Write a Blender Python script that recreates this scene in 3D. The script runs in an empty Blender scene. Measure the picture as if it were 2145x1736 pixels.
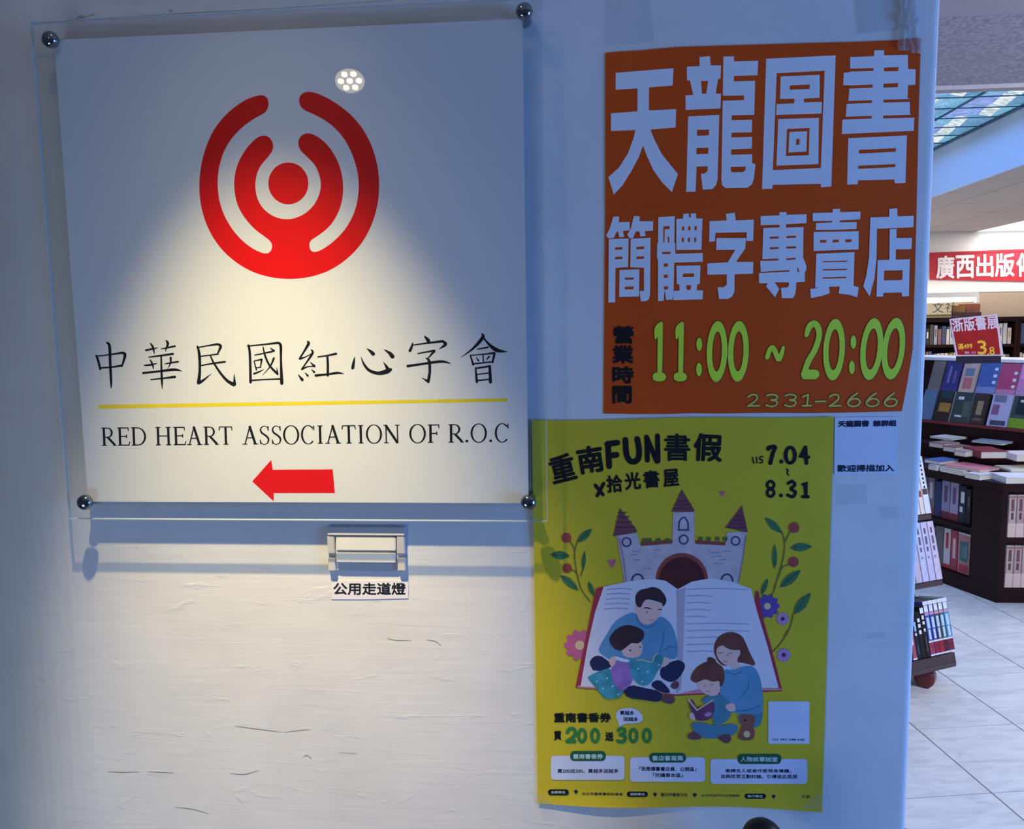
import bpy, bmesh, math, random
from mathutils import Vector, Matrix
from mathutils.geometry import tessellate_polygon
random.seed(7)
SC = bpy.context.scene
COL = SC.collection
R = math.radians

# ------------------------------------------------------------------ camera
CAM = Vector((0.0, -1.17, 1.55)); FPX = 1700.0
YAW, PITCH, ROLL = R(-4.75), R(-6.42), R(-0.84)
_fw = Vector((math.sin(YAW)*math.cos(PITCH), math.cos(YAW)*math.cos(PITCH), math.sin(PITCH)))
_r0 = Vector((math.cos(YAW), -math.sin(YAW), 0)); _u0 = _r0.cross(_fw)
_rt = _r0*math.cos(ROLL) + _u0*math.sin(ROLL); _up = -_r0*math.sin(ROLL) + _u0*math.cos(ROLL)
cd = bpy.data.cameras.new('camera'); cam = bpy.data.objects.new('camera', cd); COL.objects.link(cam)
cam.matrix_world = Matrix(((_rt.x, _up.x, -_fw.x, CAM.x), (_rt.y, _up.y, -_fw.y, CAM.y), (_rt.z, _up.z, -_fw.z, CAM.z), (0, 0, 0, 1)))
cd.sensor_fit = 'HORIZONTAL'; cd.sensor_width = 36.0; cd.lens = 36.0*FPX/2145.0; cd.clip_start = 0.02
SC.camera = cam

# ------------------------------------------------------------------ world, lights, exposure
w = bpy.data.worlds.new('world'); SC.world = w; w.use_nodes = True
w.node_tree.nodes['Background'].inputs[0].default_value = (0.34, 0.50, 1.0, 1)
w.node_tree.nodes['Background'].inputs[1].default_value = 0.10
SC.view_settings.view_transform = 'Standard'; SC.view_settings.look = 'None'
SC.view_settings.exposure = 0.0; SC.view_settings.gamma = 1.0; SC.view_settings.use_curve_mapping = False
SC.cycles.max_bounces = 8; SC.cycles.transparent_max_bounces = 16; SC.cycles.use_denoising = True
SC.cycles.sample_clamp_indirect = 4.0

def lamp(name, kind, loc, target, energy, color, **kw):
    l = bpy.data.lights.new(name, kind); l.energy = energy; l.color = color
    for k, v in kw.items(): setattr(l, k, v)
    o = bpy.data.objects.new(name, l); COL.objects.link(o); o.location = loc
    d = Vector(target) - Vector(loc); o.rotation_euler = d.to_track_quat('-Z', 'Y').to_euler()
    return o
SPOT_POS = Vector((-0.455, -0.50, 2.55))
BACK_POS = Vector((-0.915, -2.241, 2.53))
lamp('spot_lamp', 'SPOT', SPOT_POS, (-0.40, 0.0, 0.54), 222, (1.0, 0.80, 0.42), spot_size=R(38), spot_blend=1.0, shadow_soft_size=0.012)
lamp('spot_lamp_spill', 'SPOT', SPOT_POS, (-0.40, 0.0, 0.54), 9, (1.0, 0.82, 0.50), spot_size=R(58), spot_blend=1.0, shadow_soft_size=0.02)
# added unseen fill lights: a blue one on the right, a dimmer low one left
lamp('right_blue_fill', 'AREA', (2.05, -0.85, 1.12), (0.3, 0.0, 1.15), 39, (0.135, 0.35, 1.0), shape='RECTANGLE', size=1.0, size_y=1.1)
lamp('left_low_fill', 'AREA', (-1.15, -1.35, 0.22), (-0.7, 0.0, 0.75), 8.5, (0.52, 0.70, 1.0), shape='RECTANGLE', size=0.8, size_y=0.8)
lamp('skylight_glow', 'AREA', (1.75, 4.0, 2.74), (1.75, 4.0, 0), 29, (0.09, 0.32, 1.0), shape='RECTANGLE', size=1.6, size_y=3.0)
LIGHTS = [(4.2, 6.94, 5.4, 8.10), (4.2, 3.41, 5.4, 4.58), (1.2, 6.5, 2.1, 7.6)]  # first panel is in view; the other two are added unseen to light the shop
for (a_, b_, c_, d_), e_ in zip(LIGHTS, (26, 66, 58)):
    lamp('ceiling_panel_glow', 'AREA', ((a_+c_)/2, (b_+d_)/2-0.1, 2.43), ((a_+c_)/2, (b_+d_)/2-0.1, 0), e_, (1.0, 0.93, 0.90), shape='RECTANGLE', size=1.0, size_y=1.0)
lamp('far_wall_fill', 'AREA', (4.6, 8.50, 2.36), (4.6, 8.62, 1.6), 16, (1.0, 0.92, 0.84), shape='RECTANGLE', size=2.6, size_y=0.15)  # added hidden lamp between beam and wall, brightens the far wall
lamp('passage_fill', 'AREA', (2.6, 0.75, 2.40), (2.0, 3.0, 0.2), 100, (0.76, 0.83, 1.0), shape='RECTANGLE', size=1.4, size_y=1.0)  # added area light that brightens the shop floor, rack and island

# ------------------------------------------------------------------ pixel measurements -> real planes
def ray(px, py): return _fw*FPX + _rt*(px-1072.5) - _up*(py-868.0)
def onz(px, py, z):
    d = ray(px, py); return CAM + d*((z-CAM.z)/d.z)
def ony(px, py, y):
    d = ray(px, py); return CAM + d*((y-CAM.y)/d.y)
def onp(px, py, p, n):
    d = ray(px, py); return CAM + d*((Vector(p)-CAM).dot(n)/d.dot(n))

# ------------------------------------------------------------------ materials
def lin(c):
    return tuple(((v/255.0)/12.92 if v/255.0 <= 0.04045 else ((v/255.0+0.055)/1.055)**2.4) for v in c)
_mc = {}
def mat(c, rough=0.6, metal=0.0, var=0.06, scale=30.0, bump=0.0, emit=0.0, spec=0.4, stretch=None, name='surface'):
    key = (tuple(c), rough, metal, var, scale, bump, emit, spec, stretch)
    if key in _mc: return _mc[key]
    m = bpy.data.materials.new(name); m.use_nodes = True; nt = m.node_tree; b = nt.nodes['Principled BSDF']
    L = lin(c); b.inputs['Roughness'].default_value = rough; b.inputs['Metallic'].default_value = metal
    b.inputs['Specular IOR Level'].default_value = spec
    tc = nt.nodes.new('ShaderNodeTexCoord'); nz = nt.nodes.new('ShaderNodeTexNoise'); nz.inputs['Scale'].default_value = scale; nz.inputs['Detail'].default_value = 4
    if stretch:
        mp = nt.nodes.new('ShaderNodeMapping'); mp.inputs['Scale'].default_value = stretch
        nt.links.new(tc.outputs['Object'], mp.inputs['Vector']); nt.links.new(mp.outputs['Vector'], nz.inputs['Vector'])
    else: nt.links.new(tc.outputs['Object'], nz.inputs['Vector'])
    rp = nt.nodes.new('ShaderNodeValToRGB')
    rp.color_ramp.elements[0].position = 0.3; rp.color_ramp.elements[1].position = 0.7
    rp.color_ramp.elements[0].color = tuple(v*(1-var) for v in L)+(1,); rp.color_ramp.elements[1].color = tuple(min(1, v*(1+var)) for v in L)+(1,)
    nt.links.new(nz.outputs['Fac'], rp.inputs['Fac']); nt.links.new(rp.outputs['Color'], b.inputs['Base Color'])
    if bump:
        bp = nt.nodes.new('ShaderNodeBump'); bp.inputs['Strength'].default_value = bump; bp.inputs['Distance'].default_value = 0.002
        nt.links.new(nz.outputs['Fac'], bp.inputs['Height']); nt.links.new(bp.outputs['Normal'], b.inputs['Normal'])
    if emit:
        b.inputs['Emission Color'].default_value = L+(1,); b.inputs['Emission Strength'].default_value = emit
    _mc[key] = m; return m

def plaster():
    m = bpy.data.materials.new('painted_plaster'); m.use_nodes = True; nt = m.node_tree; b = nt.nodes['Principled BSDF']; N = nt.nodes.new; Lk = nt.links.new
    b.inputs['Roughness'].default_value = 0.55; b.inputs['Specular IOR Level'].default_value = 0.25
    tc = N('ShaderNodeTexCoord')
    mp = N('ShaderNodeMapping'); mp.inputs['Scale'].default_value = (5, 5, 55); Lk(tc.outputs['Object'], mp.inputs['Vector'])
    br = N('ShaderNodeTexNoise'); br.inputs['Scale'].default_value = 1.6; br.inputs['Detail'].default_value = 6; br.inputs['Distortion'].default_value = 0.8; Lk(mp.outputs['Vector'], br.inputs['Vector'])
    big = N('ShaderNodeTexNoise'); big.inputs['Scale'].default_value = 7; big.inputs['Detail'].default_value = 3; Lk(tc.outputs['Object'], big.inputs['Vector'])
    mp2 = N('ShaderNodeMapping'); mp2.inputs['Scale'].default_value = (1, 1, 2.6); Lk(tc.outputs['Object'], mp2.inputs['Vector'])
    vo = N('ShaderNodeTexNoise'); vo.inputs['Scale'].default_value = 9; vo.inputs['Detail'].default_value = 8; vo.inputs['Roughness'].default_value = 0.62; vo.inputs['Distortion'].default_value = 1.6; Lk(mp2.outputs['Vector'], vo.inputs['Vector'])
    cr = N('ShaderNodeValToRGB'); cr.color_ramp.elements[0].position = 0.60; cr.color_ramp.elements[1].position = 0.72; Lk(vo.outputs['Fac'], cr.inputs['Fac'])
    a = N('ShaderNodeMath'); a.operation = 'MULTIPLY'; a.inputs[1].default_value = 0.16; Lk(br.outputs['Fac'], a.inputs[0])
    s = N('ShaderNodeMath'); s.operation = 'ADD'; Lk(a.outputs[0], s.inputs[0])
    a2 = N('ShaderNodeMath'); a2.operation = 'MULTIPLY'; a2.inputs[1].default_value = 0.9; Lk(big.outputs['Fac'], a2.inputs[0]); Lk(a2.outputs[0], s.inputs[1])
    s2 = N('ShaderNodeMath'); s2.operation = 'ADD'; Lk(s.outputs[0], s2.inputs[0])
    a3 = N('ShaderNodeMath'); a3.operation = 'MULTIPLY'; a3.inputs[1].default_value = 0.16; Lk(cr.outputs['Color'], a3.inputs[0]); Lk(a3.outputs[0], s2.inputs[1])
    bp = N('ShaderNodeBump'); bp.inputs['Strength'].default_value = 0.5; bp.inputs['Distance'].default_value = 0.004; Lk(s2.outputs[0], bp.inputs['Height']); Lk(bp.outputs['Normal'], b.inputs['Normal'])
    rp = N('ShaderNodeValToRGB'); rp.color_ramp.elements[0].position = 0.25; rp.color_ramp.elements[1].position = 0.75
    rp.color_ramp.elements[0].color = (0.74, 0.725, 0.69, 1); rp.color_ramp.elements[1].color = (0.82, 0.805, 0.77, 1)
    Lk(big.outputs['Fac'], rp.inputs['Fac']); Lk(rp.outputs['Color'], b.inputs['Base Color'])
    return m

def acrylic(tint=(0.97, 0.985, 0.99), ior=1.49):
    m = bpy.data.materials.new('clear_acrylic'); m.use_nodes = True; nt = m.node_tree
    for n in list(nt.nodes): nt.nodes.remove(n)
    N = nt.nodes.new; o = N('ShaderNodeOutputMaterial'); t = N('ShaderNodeBsdfTransparent'); t.inputs[0].default_value = tint+(1,)
    g = N('ShaderNodeBsdfGlossy'); g.inputs['Roughness'].default_value = 0.0; f = N('ShaderNodeFresnel'); f.inputs['IOR'].default_value = ior
    ge = N('ShaderNodeNewGeometry'); iv = N('ShaderNodeMath'); iv.operation = 'SUBTRACT'; iv.inputs[0].default_value = 1.0; nt.links.new(ge.outputs['Backfacing'], iv.inputs[1])
    mu = N('ShaderNodeMath'); mu.operation = 'MULTIPLY'; nt.links.new(iv.outputs[0], mu.inputs[0]); nt.links.new(f.outputs[0], mu.inputs[1])
    x = N('ShaderNodeMixShader'); nt.links.new(mu.outputs[0], x.inputs[0]); nt.links.new(t.outputs[0], x.inputs[1]); nt.links.new(g.outputs[0], x.inputs[2]); nt.links.new(x.outputs[0], o.inputs[0])
    return m
def tape_mat(white=0.10, bump=0.35, rough=0.22, scale=90):
    m = bpy.data.materials.new('clear_tape'); m.use_nodes = True; nt = m.node_tree
    for n in list(nt.nodes): nt.nodes.remove(n)
    N = nt.nodes.new; o = N('ShaderNodeOutputMaterial'); t = N('ShaderNodeBsdfTransparent'); t.inputs[0].default_value = (0.975, 0.98, 0.985, 1)
    g = N('ShaderNodeBsdfGlossy'); g.inputs['Roughness'].default_value = rough; f = N('ShaderNodeFresnel'); f.inputs['IOR'].default_value = 1.4
    df = N('ShaderNodeBsdfDiffuse'); df.inputs[0].default_value = (0.72, 0.72, 0.70, 1); xd = N('ShaderNodeMixShader'); xd.inputs[0].default_value = white; nt.links.new(t.outputs[0], xd.inputs[1]); nt.links.new(df.outputs[0], xd.inputs[2])
    tc = N('ShaderNodeTexCoord'); nz = N('ShaderNodeTexNoise'); nz.inputs['Scale'].default_value = scale; nz.inputs['Detail'].default_value = 5; nz.inputs['Distortion'].default_value = 2
    bp = N('ShaderNodeBump'); bp.inputs['Strength'].default_value = bump; bp.inputs['Distance'].default_value = 0.002
    nt.links.new(tc.outputs['Object'], nz.inputs['Vector']); nt.links.new(nz.outputs['Fac'], bp.inputs['Height']); nt.links.new(bp.outputs['Normal'], g.inputs['Normal'])
    nt.links.new(bp.outputs['Normal'], df.inputs['Normal'])
    x = N('ShaderNodeMixShader'); ge = N('ShaderNodeNewGeometry'); iv = N('ShaderNodeMath'); iv.operation = 'SUBTRACT'; iv.inputs[0].default_value = 1.0; nt.links.new(ge.outputs['Backfacing'], iv.inputs[1])
    mu = N('ShaderNodeMath'); mu.operation = 'MULTIPLY'; nt.links.new(iv.outputs[0], mu.inputs[0]); nt.links.new(f.outputs[0], mu.inputs[1]); nt.links.new(mu.outputs[0], x.inputs[0]); nt.links.new(xd.outputs[0], x.inputs[1]); nt.links.new(g.outputs[0], x.inputs[2]); nt.links.new(x.outputs[0], o.inputs[0])
    return m
def edge_mat():
    m = bpy.data.materials.new('polished_acrylic_edge'); m.use_nodes = True; nt = m.node_tree
    for n in list(nt.nodes): nt.nodes.remove(n)
    N = nt.nodes.new; o = N('ShaderNodeOutputMaterial'); t = N('ShaderNodeBsdfTransparent'); t.inputs[0].default_value = (0.86, 0.92, 0.95, 1)
    df = N('ShaderNodeBsdfDiffuse'); df.inputs[0].default_value = (0.80, 0.84, 0.86, 1); x = N('ShaderNodeMixShader'); x.inputs[0].default_value = 0.35
    nt.links.new(t.outputs[0], x.inputs[1]); nt.links.new(df.outputs[0], x.inputs[2]); nt.links.new(x.outputs[0], o.inputs[0]); return m
def marble():
    m = bpy.data.materials.new('white_marble_tile'); m.use_nodes = True; nt = m.node_tree; b = nt.nodes['Principled BSDF']; N = nt.nodes.new
    tc = N('ShaderNodeTexCoord'); mp = N('ShaderNodeMapping'); mp.inputs['Rotation'].default_value = (0, 0, 0.6); mp.inputs['Scale'].default_value = (3, 11, 3)
    oi = N('ShaderNodeObjectInfo'); ad = N('ShaderNodeVectorMath'); ad.operation = 'ADD'
    nt.links.new(tc.outputs['Object'], ad.inputs[0]); nt.links.new(oi.outputs['Location'], ad.inputs[1]); nt.links.new(ad.outputs[0], mp.inputs['Vector'])
    nz = N('ShaderNodeTexNoise'); nz.inputs['Scale'].default_value = 1.8; nz.inputs['Detail'].default_value = 9; nz.inputs['Roughness'].default_value = 0.65; nz.inputs['Distortion'].default_value = 1.2
    nt.links.new(mp.outputs['Vector'], nz.inputs['Vector']); rp = N('ShaderNodeValToRGB')
    rp.color_ramp.elements[0].position = 0.3; rp.color_ramp.elements[0].color = (0.60, 0.60, 0.62, 1); rp.color_ramp.elements[1].position = 0.58; rp.color_ramp.elements[1].color = (0.80, 0.80, 0.80, 1)
    nt.links.new(nz.outputs['Fac'], rp.inputs['Fac']); nt.links.new(rp.outputs['Color'], b.inputs['Base Color']); b.inputs['Roughness'].default_value = 0.22
    return m
PLASTER = plaster(); ACRYLIC = acrylic(); TAPE = tape_mat(); CRUMPLE = tape_mat(0.34, 0.9, 0.12, 60); MARBLE = marble()
INK = mat((14, 14, 18), 0.5, name='black_ink'); CHROME = mat((150, 152, 156), 0.12, 1.0, 0.03, name='chrome')
DARKWOOD = mat((36, 11, 14), 0.45, spec=0.22, var=0.35, scale=14, stretch=(1, 1, 9), name='dark_stained_wood')
PAGES = mat((226, 218, 200), 0.8, var=0.08, scale=140, name='book_pages')

# ------------------------------------------------------------------ objects
def put(o, parent=None, label=None, cat=None, group=None, kind=None):
    COL.objects.link(o)
    if parent is not None: o.parent = parent
    for k, v in (('label', label), ('category', cat), ('group', group), ('kind', kind)):
        if v: o[k] = v
    return o
def empty(name, loc, label, cat, group=None):
    o = bpy.data.objects.new(name, None); o.location = loc; o.empty_display_size = 0.05
    return put(o, None, label, cat, group)
def wloc(o):
    v = Vector((0, 0, 0))
    while o is not None: v += o.location; o = o.parent
    return v
class MB:
    """collects geometry in world coordinates with one material per face"""
    def __init__(s): s.v = []; s.f = []; s.m = []; s.mats = []; s.smooth = False
    def mi(s, m):
        if m not in s.mats: s.mats.append(m)
        return s.mats.index(m)
    def face(s, pts, m):
        n = len(s.v); s.v += [Vector(p) for p in pts]; s.f.append(tuple(range(n, n+len(pts)))); s.m.append(s.mi(m))
    def raw(s, vs, fs, m):
        n = len(s.v); s.v += [Vector(p) for p in vs]; k = s.mi(m)
        for f in fs: s.f.append(tuple(n+i for i in f)); s.m.append(k)
    def hexa(s, p, m):   # 8 corners, bottom 4 ccw then top 4
        s.raw(p, [(3, 2, 1, 0), (4, 5, 6, 7), (0, 1, 5, 4), (1, 2, 6, 5), (2, 3, 7, 6), (3, 0, 4, 7)], m)
    def box(s, a, b, m):
        x0, y0, z0 = a; x1, y1, z1 = b
        s.hexa([(x0, y0, z0), (x1, y0, z0), (x1, y1, z0), (x0, y1, z0), (x0, y0, z1), (x1, y0, z1), (x1, y1, z1), (x0, y1, z1)], m)
    def fbox(s, o, a, b, c, m):  # origin + three edge vectors
        o = Vector(o); a = Vector(a); b = Vector(b); c = Vector(c)
        if a.cross(b).dot(c) < 0: a, b = b, a
        s.hexa([o, o+a, o+a+b, o+b, o+c, o+a+c, o+a+b+c, o+b+c], m)
    def prism(s, pts, dv, m):
        n = len(pts); P = [Vector(p) for p in pts]; Q = [p+Vector(dv) for p in P]
        tri = tessellate_polygon([P]); s.raw(P+Q, [tuple(t) for t in tri]+[tuple(n+i for i in reversed(t)) for t in tri]+[(i, (i+1) % n, n+(i+1) % n, n+i) for i in range(n)], m)
    def lathe(s, base, axis, prof, m, seg=20):   # prof: (t along axis, radius)
        ax = Vector(axis).normalized(); u = ax.orthogonal().normalized(); v = ax.cross(u); vs = []; fs = []
        for t, r in prof:
            for k in range(seg):
                a = 2*math.pi*k/seg; vs.append(Vector(base)+ax*t+u*(r*math.cos(a))+v*(r*math.sin(a)))
        for j in range(len(prof)-1):
            for k in range(seg):
                k2 = (k+1) % seg; fs.append((j*seg+k, j*seg+k2, (j+1)*seg+k2, (j+1)*seg+k))
        fs.append(tuple(reversed(range(seg)))); fs.append(tuple(range((len(prof)-1)*seg, len(prof)*seg)))
        s.raw(vs, fs, m)
    def build(s, name, parent=None, label=None, cat=None, group=None, kind=None, loc=None, bevel=0.0, smooth=False):
        base = wloc(parent) if parent is not None else Vector((0, 0, 0))
        if parent is None and loc is None:
            xs = [p.x for p in s.v]; ys = [p.y for p in s.v]; zs = [p.z for p in s.v]
            loc = Vector(((min(xs)+max(xs))/2, (min(ys)+max(ys))/2, min(zs)))
        org = Vector(loc) if loc is not None else base
        me = bpy.data.meshes.new(name); me.from_pydata([tuple(p-org) for p in s.v], [], s.f)
        for m in s.mats: me.materials.append(m)
        me.polygons.foreach_set('material_index', s.m)
        if bevel:
            bm = bmesh.new(); bm.from_mesh(me); bmesh.ops.remove_doubles(bm, verts=bm.verts, dist=1e-5); bmesh.ops.recalc_face_normals(bm, faces=bm.faces)
            bmesh.ops.bevel(bm, geom=[e for e in bm.edges if len(e.link_faces) == 2 and e.calc_face_angle(0) > 0.6], offset=bevel, segments=2, affect='EDGES', clamp_overlap=True)
            bm.to_mesh(me); bm.free()
        if smooth: me.polygons.foreach_set('use_smooth', [True]*len(me.polygons))
        me.update()
        o = bpy.data.objects.new(name, me); o.location = org-base if parent is not None else org
        return put(o, parent, label, cat, group, kind)

# ------------------------------------------------------------------ flat print (ink) on a plane parallel to the wall
_gc = {}
def glyph(text):
    if text in _gc: return _gc[text]
    c = bpy.data.curves.new('t', 'FONT'); c.body = text; c.resolution_u = 4
    o = bpy.data.objects.new('t', c); me = bpy.data.meshes.new_from_object(o)
    vs = [(v.co.x, v.co.y) for v in me.vertices]; fs = [tuple(p.vertices) for p in me.polygons]
    bpy.data.objects.remove(o); bpy.data.curves.remove(c); bpy.data.meshes.remove(me)
    _gc[text] = (vs, fs); return vs, fs
def crop(ox, oy, s): return lambda *pts: [(ox+p[0]/s, oy+p[1]/s)+((p[2]/s,) if len(p) > 2 else ()) for p in pts]
def smooth_line(pts, n=5):
    out = []
    for i in range(len(pts)-1):
        p0 = pts[max(i-1, 0)]; p1 = pts[i]; p2 = pts[i+1]; p3 = pts[min(i+2, len(pts)-1)]
        for k in range(n):
            t = k/n; out.append(tuple(0.5*((2*b)+(c-a)*t+(2*a-5*b+4*c-d)*t*t+(-a+3*b-3*c+d)*t**3) for a, b, c, d in zip(p0, p1, p2, p3)))
    out.append(pts[-1]); return out
class Print(MB):
    """px coordinates of the photograph measured on the sheet's own plane (distance d in front of the wall)"""
    def __init__(s, d, depth=None): super().__init__(); s.d = d; s.lay = 0; s.T = None; s.depth = depth; s.sub = 0
    def P(s, x, y):
        if s.T: x, y = s.T(x, y)
        d = s.d+(s.depth(x, y) if s.depth else 0)
        return ony(x, y, -(d+s.lay*0.00003+s.sub*2e-6))
    def poly(s, pts, m):
        s.sub = (s.sub+1) % 28
        tri = tessellate_polygon([[Vector((p[0], -p[1], 0)) for p in pts]])
        P = [s.P(p[0], p[1]) for p in pts]; fs = []
        for t in tri:
            a, b, c = (P[i] for i in t); fs.append(tuple(t) if (b-a).cross(c-a).y < 0 else tuple(reversed(t)))
        s.raw(P, fs, m)
    def polys(s, m, *ps):
        for p in ps: s.poly(p, m)
    def disc(s, x, y, rx, m, ry=None, n=20, a0=0.0):
        ry = ry or rx; s.poly([(x+rx*math.cos(2*math.pi*k/n)*math.cos(a0)-ry*math.sin(2*math.pi*k/n)*math.sin(a0), y+rx*math.cos(2*math.pi*k/n)*math.sin(a0)+ry*math.sin(2*math.pi*k/n)*math.cos(a0)) for k in range(n)], m)
    def stroke(s, pts, m, w=None, sm=False, caps=True, closed=False):
        pts = [(p[0], p[1], (p[2] if len(p) > 2 else w)) for p in pts]
        if sm: pts = smooth_line(pts)
        L = []; Rr = []; n = len(pts)
        for i, (x, y, ww) in enumerate(pts):
            if closed: a = pts[(i-1) % n]; b = pts[(i+1) % n]
            else: a = pts[max(i-1, 0)]; b = pts[min(i+1, n-1)]
            dx, dy = b[0]-a[0], b[1]-a[1]; l = math.hypot(dx, dy) or 1; nx, ny = -dy/l, dx/l
            k = 1.0
            if not sm and 0 < i < n-1:
                d1 = math.hypot(x-a[0], y-a[1]) or 1; c = ((x-a[0])*dx+(y-a[1])*dy)/(d1*l); k = min(1.5, 1/max(0.5, abs(c)))
            L.append((x+nx*ww/2*k, y+ny*ww/2*k)); Rr.append((x-nx*ww/2*k, y-ny*ww/2*k))
        for i in range(n if closed else n-1):
            j = (i+1) % n; s.poly([L[i], L[j], Rr[j], Rr[i]], m)
        if caps and not closed:
            for (x, y, ww) in (pts[0], pts[-1]):
                if ww > 1.0: s.disc(x, y, ww/2*0.98, m, n=10)
    def text(s, t, q, m, bold=0.0):
        """q: px bbox (x0,y0,x1,y1) or four corners tl,tr,br,bl; tight glyph bounds are fitted to it"""
        vs, fs = glyph(t)
        if not vs: return
        if len(q) == 4 and not isinstance(q[0], tuple): q = ((q[0], q[1]), (q[2], q[1]), (q[2], q[3]), (q[0], q[3]))
        x0 = min(v[0] for v in vs); x1 = max(v[0] for v in vs); y0 = min(v[1] for v in vs); y1 = max(v[1] for v in vs)
        offs = [(0, 0)] if not bold else [(0, 0)]+[(bold*math.cos(a*math.pi/4), bold*math.sin(a*math.pi/4)) for a in range(8)]
        W = max(1, math.hypot(q[1][0]-q[0][0], q[1][1]-q[0][1])); H = max(1, math.hypot(q[3][0]-q[0][0], q[3][1]-q[0][1]))
        fx, fy = bold/W, bold/H
        for ox, oy in offs:
            P = []; s.sub = (s.sub+1) % 28
            for v in vs:
                a = (v[0]-x0)/(x1-x0 or 1)*(1-2*fx)+fx; b = (y1-v[1])/(y1-y0 or 1)*(1-2*fy)+fy
                x = (q[0][0]*(1-a)+q[1][0]*a)*(1-b)+(q[3][0]*(1-a)+q[2][0]*a)*b+ox; y = (q[0][1]*(1-a)+q[1][1]*a)*(1-b)+(q[3][1]*(1-a)+q[2][1]*a)*b+oy
                P.append(s.P(x, y))
            s.raw(P, fs, m)

# ================================================================== SETTING
def prof_wall():
    p = []
    for k in range(31):
        a = R(180+3*k); p.append((-0.775+0.38*math.cos(a), 0.38+0.38*math.sin(a)))
    for k in range(6):
        a = R(-90+18*k); p.append((0.470+0.012*math.cos(a), 0.012+0.012*math.sin(a)))
    p += [(0.482, 0.38)]
    return p
b = MB(); b.prism([(x, y, 0.0) for x, y in prof_wall()], (0, 0, 2.585), PLASTER)
wall = b.build('wall_front', kind='structure', loc=(0, 0, 0))
GREYC = mat((178, 172, 174), 0.8, var=0.05, scale=60, name='ceiling_paint')
SPECK = mat((172, 164, 172), 0.9, var=0.30, scale=70, bump=0.3, name='speckled_ceiling_board')
FISS = mat((200, 194, 190), 0.9, var=0.06, scale=160, bump=0.2, name='mineral_ceiling_tile')
WHITEP = mat((225, 222, 216), 0.6, var=0.03, name='white_paint')
BEIGE = mat((196, 180, 162), 0.7, var=0.04, name='beige_paint')
DARKGAP = mat((70, 66, 66), 0.9, name='dark_joint')
CORR = mat((205, 200, 190), 0.8, var=0.03, name='corridor_ceiling_paint')

# floor: dark joints under individual marble tiles
b = MB(); b.box((-3.2, -4.2, -0.06), (7.2, 9.2, -0.004), mat((118, 116, 120), 0.8, name='tile_joint'))
floor = b.build('floor', kind='structure', loc=(0, 0, 0))
du = Vector((0.986, 0.165, 0)); dv = Vector((-0.165, 0.986, 0)); CW, RW, G = 0.385, 0.42, 0.0022
tb = MB(); tb.box((G, G, -0.010), (CW-G, RW-G, 0.0), MARBLE)
tme = tb.build('tile', floor, bevel=0.0008); tmesh = tme.data
ang = math.atan2(0.165, 0.986); first = True
for i in range(-6, 8):
    for j in range(-5, 16):
        o = du*(1.946+CW*i)+dv*(2.048+RW*j)
        if not (-0.2 < o.x < 5.6 and -0.4 < o.y < 8.3): continue
        if first: t = tme; first = False
        else:
            t = bpy.data.objects.new('tile', tmesh); put(t, floor)
        t.location = (o.x, o.y, 0); t.rotation_euler = (0, 0, ang)

# corridor ceiling above the sign
b = MB(); b.box((-3.2, -4.2, 2.585), (7.2, 0.16, 2.66), CORR); b.build('ceiling_1', kind='structure', loc=(0, 0, 2.585))
# shop ceiling: plain board, speckled board, lip, skylight recess, tiles
CZ = 2.45
b = MB(); b.box((-1.5, 0.16, CZ), (7.2, 1.50, CZ+0.05), GREYC); b.box((-1.5, 0.16, CZ), (7.2, 0.20, 2.66), GREYC); b.box((-1.5, 1.503, CZ+0.004), (7.2, 2.28, CZ+0.05), SPECK)
b.box((-1.5, 2.28, CZ-0.012), (2.667, 2.33, CZ+0.33), GREYC)
b.box((-1.5, 2.28, CZ+0.012), (0.7, 9.2, CZ+0.05), DARKGAP); b.box((2.69, 2.28, CZ+0.012), (7.2, 9.2, CZ+0.05), DARKGAP); b.box((0.7, 5.9, CZ+0.012), (2.69, 9.2, CZ+0.05), DARKGAP)
ceil = b.build('ceiling', kind='structure', loc=(0, 0, CZ))
def ctile(x0, y0, x1, y1):
    for (a, c, d, e) in LIGHTS:
        if x0 < d-0.01 and x1 > a+0.01 and y0 < e-0.01 and y1 > c+0.01: return
    t = MB(); t.box((x0+0.004, y0+0.004, CZ), (x1-0.004, y1-0.004, CZ+0.012), FISS); t.build('ceiling_tile', ceil)
xs = [2.69, 3.0, 3.6, 4.2, 4.8, 5.4, 6.0, 6.6, 7.2]; ys = [2.28]+[2.82+0.587*k for k in range(11)]
for i in range(len(xs)-1):
    for j in range(len(ys)-1): ctile(xs[i], ys[j], xs[i+1], ys[j+1])
for i in range(4):
    for j in range(5): ctile(0.3+0.6*i, 5.9+0.587*j, min(2.69, 0.9+0.6*i), 5.9+0.587*(j+1))
# skylight recess walls
b = MB(); b.box((2.667, 2.33, CZ), (2.69, 5.9, 2.80), mat((214, 220, 228), 0.5, var=0.02, name='skylight_fascia_paint')); b.build('trim_1', kind='structure')
b = MB(); b.box((0.68, 2.33, CZ), (0.70, 5.9, 2.80), WHITEP); b.box((0.68, 5.88, CZ), (2.667, 5.9, 2.80), WHITEP); b.build('trim_2', kind='structure')
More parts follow.
